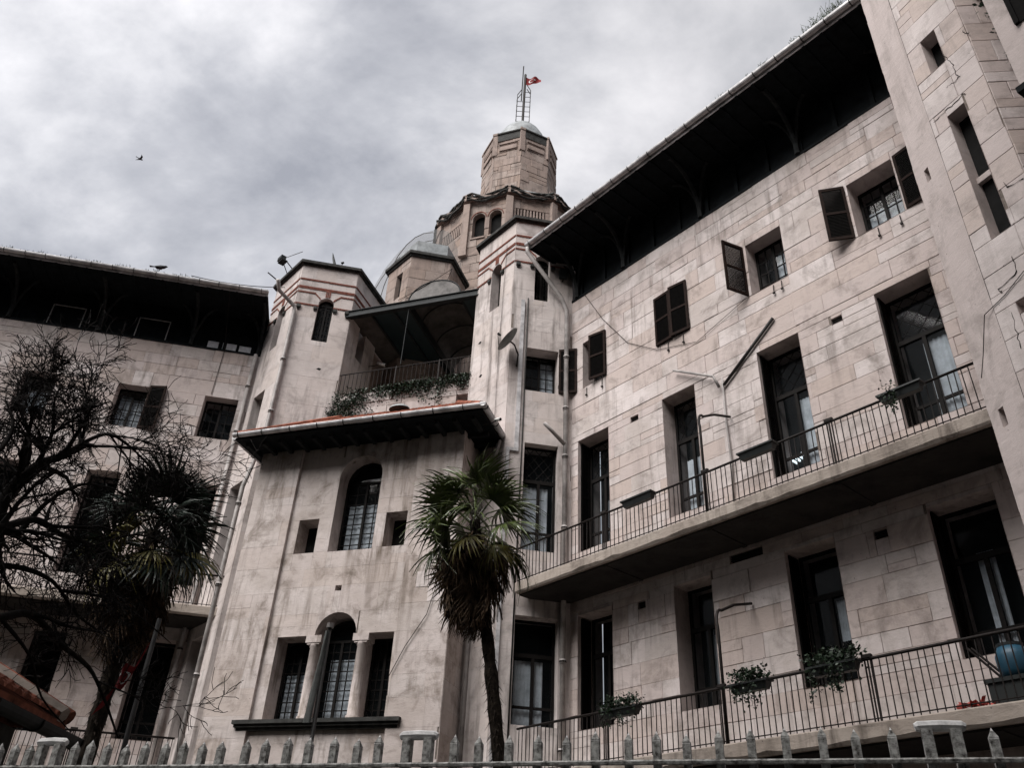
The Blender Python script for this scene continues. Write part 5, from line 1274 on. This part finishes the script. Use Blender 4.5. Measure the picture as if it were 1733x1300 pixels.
mb = MB(FF); mb.tube([(-4.7, .045, 1.105), (-2, .045, 1.10), (0, .045, 1.10), (2, .045, 1.105), (4.6, .045, 1.10)], .017, 6); mb.build('rail', 'concfence', fn)
mb = MB(FF); mb.box(-4.8, 4.8, -.10, .10, GZ, -.1); mb.build('base_wall', 'concrete', fn)

# flagpole with rolled flag, and the pole with a red flag on the left
fp = at_pix(521, 1292, 9.4)
th = thing('flagpole', (fp.x, fp.y, GZ), 'grey flagpole with a furled pale banner before the annex window', 'flagpole')
zt_ = at_pix(556, 1060, 9.4).z
mb = MB(); mb.tube([(fp.x, fp.y, GZ), (fp.x, fp.y, zt_)], [.026, .020], 10); mb.build('pole', 'darkpipe', th, smooth=True)
mb = MB(); mb.tube([(fp.x, fp.y, zt_-.02), (fp.x, fp.y, zt_+.03)], .04, 8); mb.build('finial', 'pipe', th)
mb = MB(); k = 10; vs = []; n = 12
for i in range(n+1):
    t = i/n; z = zt_-.06-t*.95; r_ = .017+.019*t
    for j in range(k):
        a = 6.2832*j/k; q_ = r_*(1+.35*math.sin(a*3+t*4)); vs.append((fp.x-.02-.05*t+q_*math.cos(a), fp.y-.03+q_*math.sin(a)*.7, z))
mb.add(vs, [(i*k+j, i*k+(j+1) % k, (i+1)*k+(j+1) % k, (i+1)*k+j) for i in range(n) for j in range(k)]); mb.build('banner', 'dish', th, smooth=True)
rp = at_pix(203, 1290, 10.6); zr_ = at_pix(258, 1046, 10.6).z
th = thing('flagpole', (rp.x, rp.y, GZ), 'peeling pole with a drooping red flag in the bare twigs', 'flagpole')
mb = MB(); mb.tube([(rp.x, rp.y, GZ), (rp.x, rp.y, zr_)], [.034, .026], 10); mb.build('pole', 'darkpipe', th, smooth=True)
f_ = flag('flag', (rp.x-.02, rp.y-.02, zr_-.25), Vector((-.35, -.1, -.62)), Vector((.25, 0, .8)), .85, .42, .10, 'drooping dark red flag with white emblem on the left pole', fold=1.2)

# tiled hut at the lower left
zk = at_pix(105, 1226, 11.0).z; k0 = at_z(105, 1226, zk); k1 = at_z(-40, 1150, zk)
FK, lk_ = fbetween(k1, k0); hut = thing('garden_hut', FK.w(lk_/2, -.6, GZ), 'low hut with red clay tiles and dark gutter at the lower left', 'hut')
mb = MB(FK); mb.box(0, lk_-.25, -2.4, -.35, GZ, zk-.12); mb.build('wall', 'capstone', hut)
mb = MB(FK); mb.add([(0, .05, zk), (lk_, .05, zk), (lk_, -1.5, zk+.75), (0, -1.5, zk+.75), (0, .05, zk-.06), (lk_, .05, zk-.06), (lk_, -1.5, zk-.06)], [(0, 1, 2, 3), (1, 5, 6, 2), (0, 4, 5, 1)]); rf = mb.build('roof', 'tile', hut)
u = .08
while u < lk_-.1:
    for j in range(5):
        mb = MB(FK); o_ = .07-j*.30; z_ = zk+.02+(.05-o_)*.48
        n_ = 4; d_ = [(u+.085*math.cos(math.pi*q_/n_), o_, z_+.05*math.sin(math.pi*q_/n_)+.02) for q_ in range(n_+1)]; e_ = [(u+.07*math.cos(math.pi*q_/n_), o_-.36, z_+.17+.045*math.sin(math.pi*q_/n_)) for q_ in range(n_+1)]
        mb.add(d_+e_, [(q_, q_+1, n_+2+q_, n_+1+q_) for q_ in range(n_)]+[tuple(range(n_+1))]); mb.build('roof_tile', 'tile', rf)
    u += .19
mb = MB(FK); mb.tube([(lk_-.02, .08, zk+.06), (lk_-.02, -1.5, zk+.82)], .08, 8); mb.build('verge_tile', 'tile', rf)
mb = MB(FK); mb.tube([(lk_-.18, .08, zk+.05), (lk_-.18, -1.5, zk+.80)], .09, 6); mb.build('mortar_bed', 'concrete', rf)
gutter(hut, FK, -.1, lk_+.1, .08, zk-.24, r=.085, clips=.9)
for o_ in hut.children:
    if o_.name.startswith('gutter'): o_.data.materials[0] = M['steel']

# ================================================================== unseen houses added behind the camera to shade the lower walls and darken the panes
bl = thing('added_shade_house', (0, -11, GZ), 'unseen row of dark houses added across the street to shade the walls', 'shade blocker')
mb = MB(); mb.box(-70, 70, -20, -5.0, GZ, 26.5); mb.build('wall', 'capstone', bl)
mb = MB(); mb.box(-70.2, 70.2, -20.2, -4.7, 26.5, 26.8); mb.build('roof', 'tile', bl)
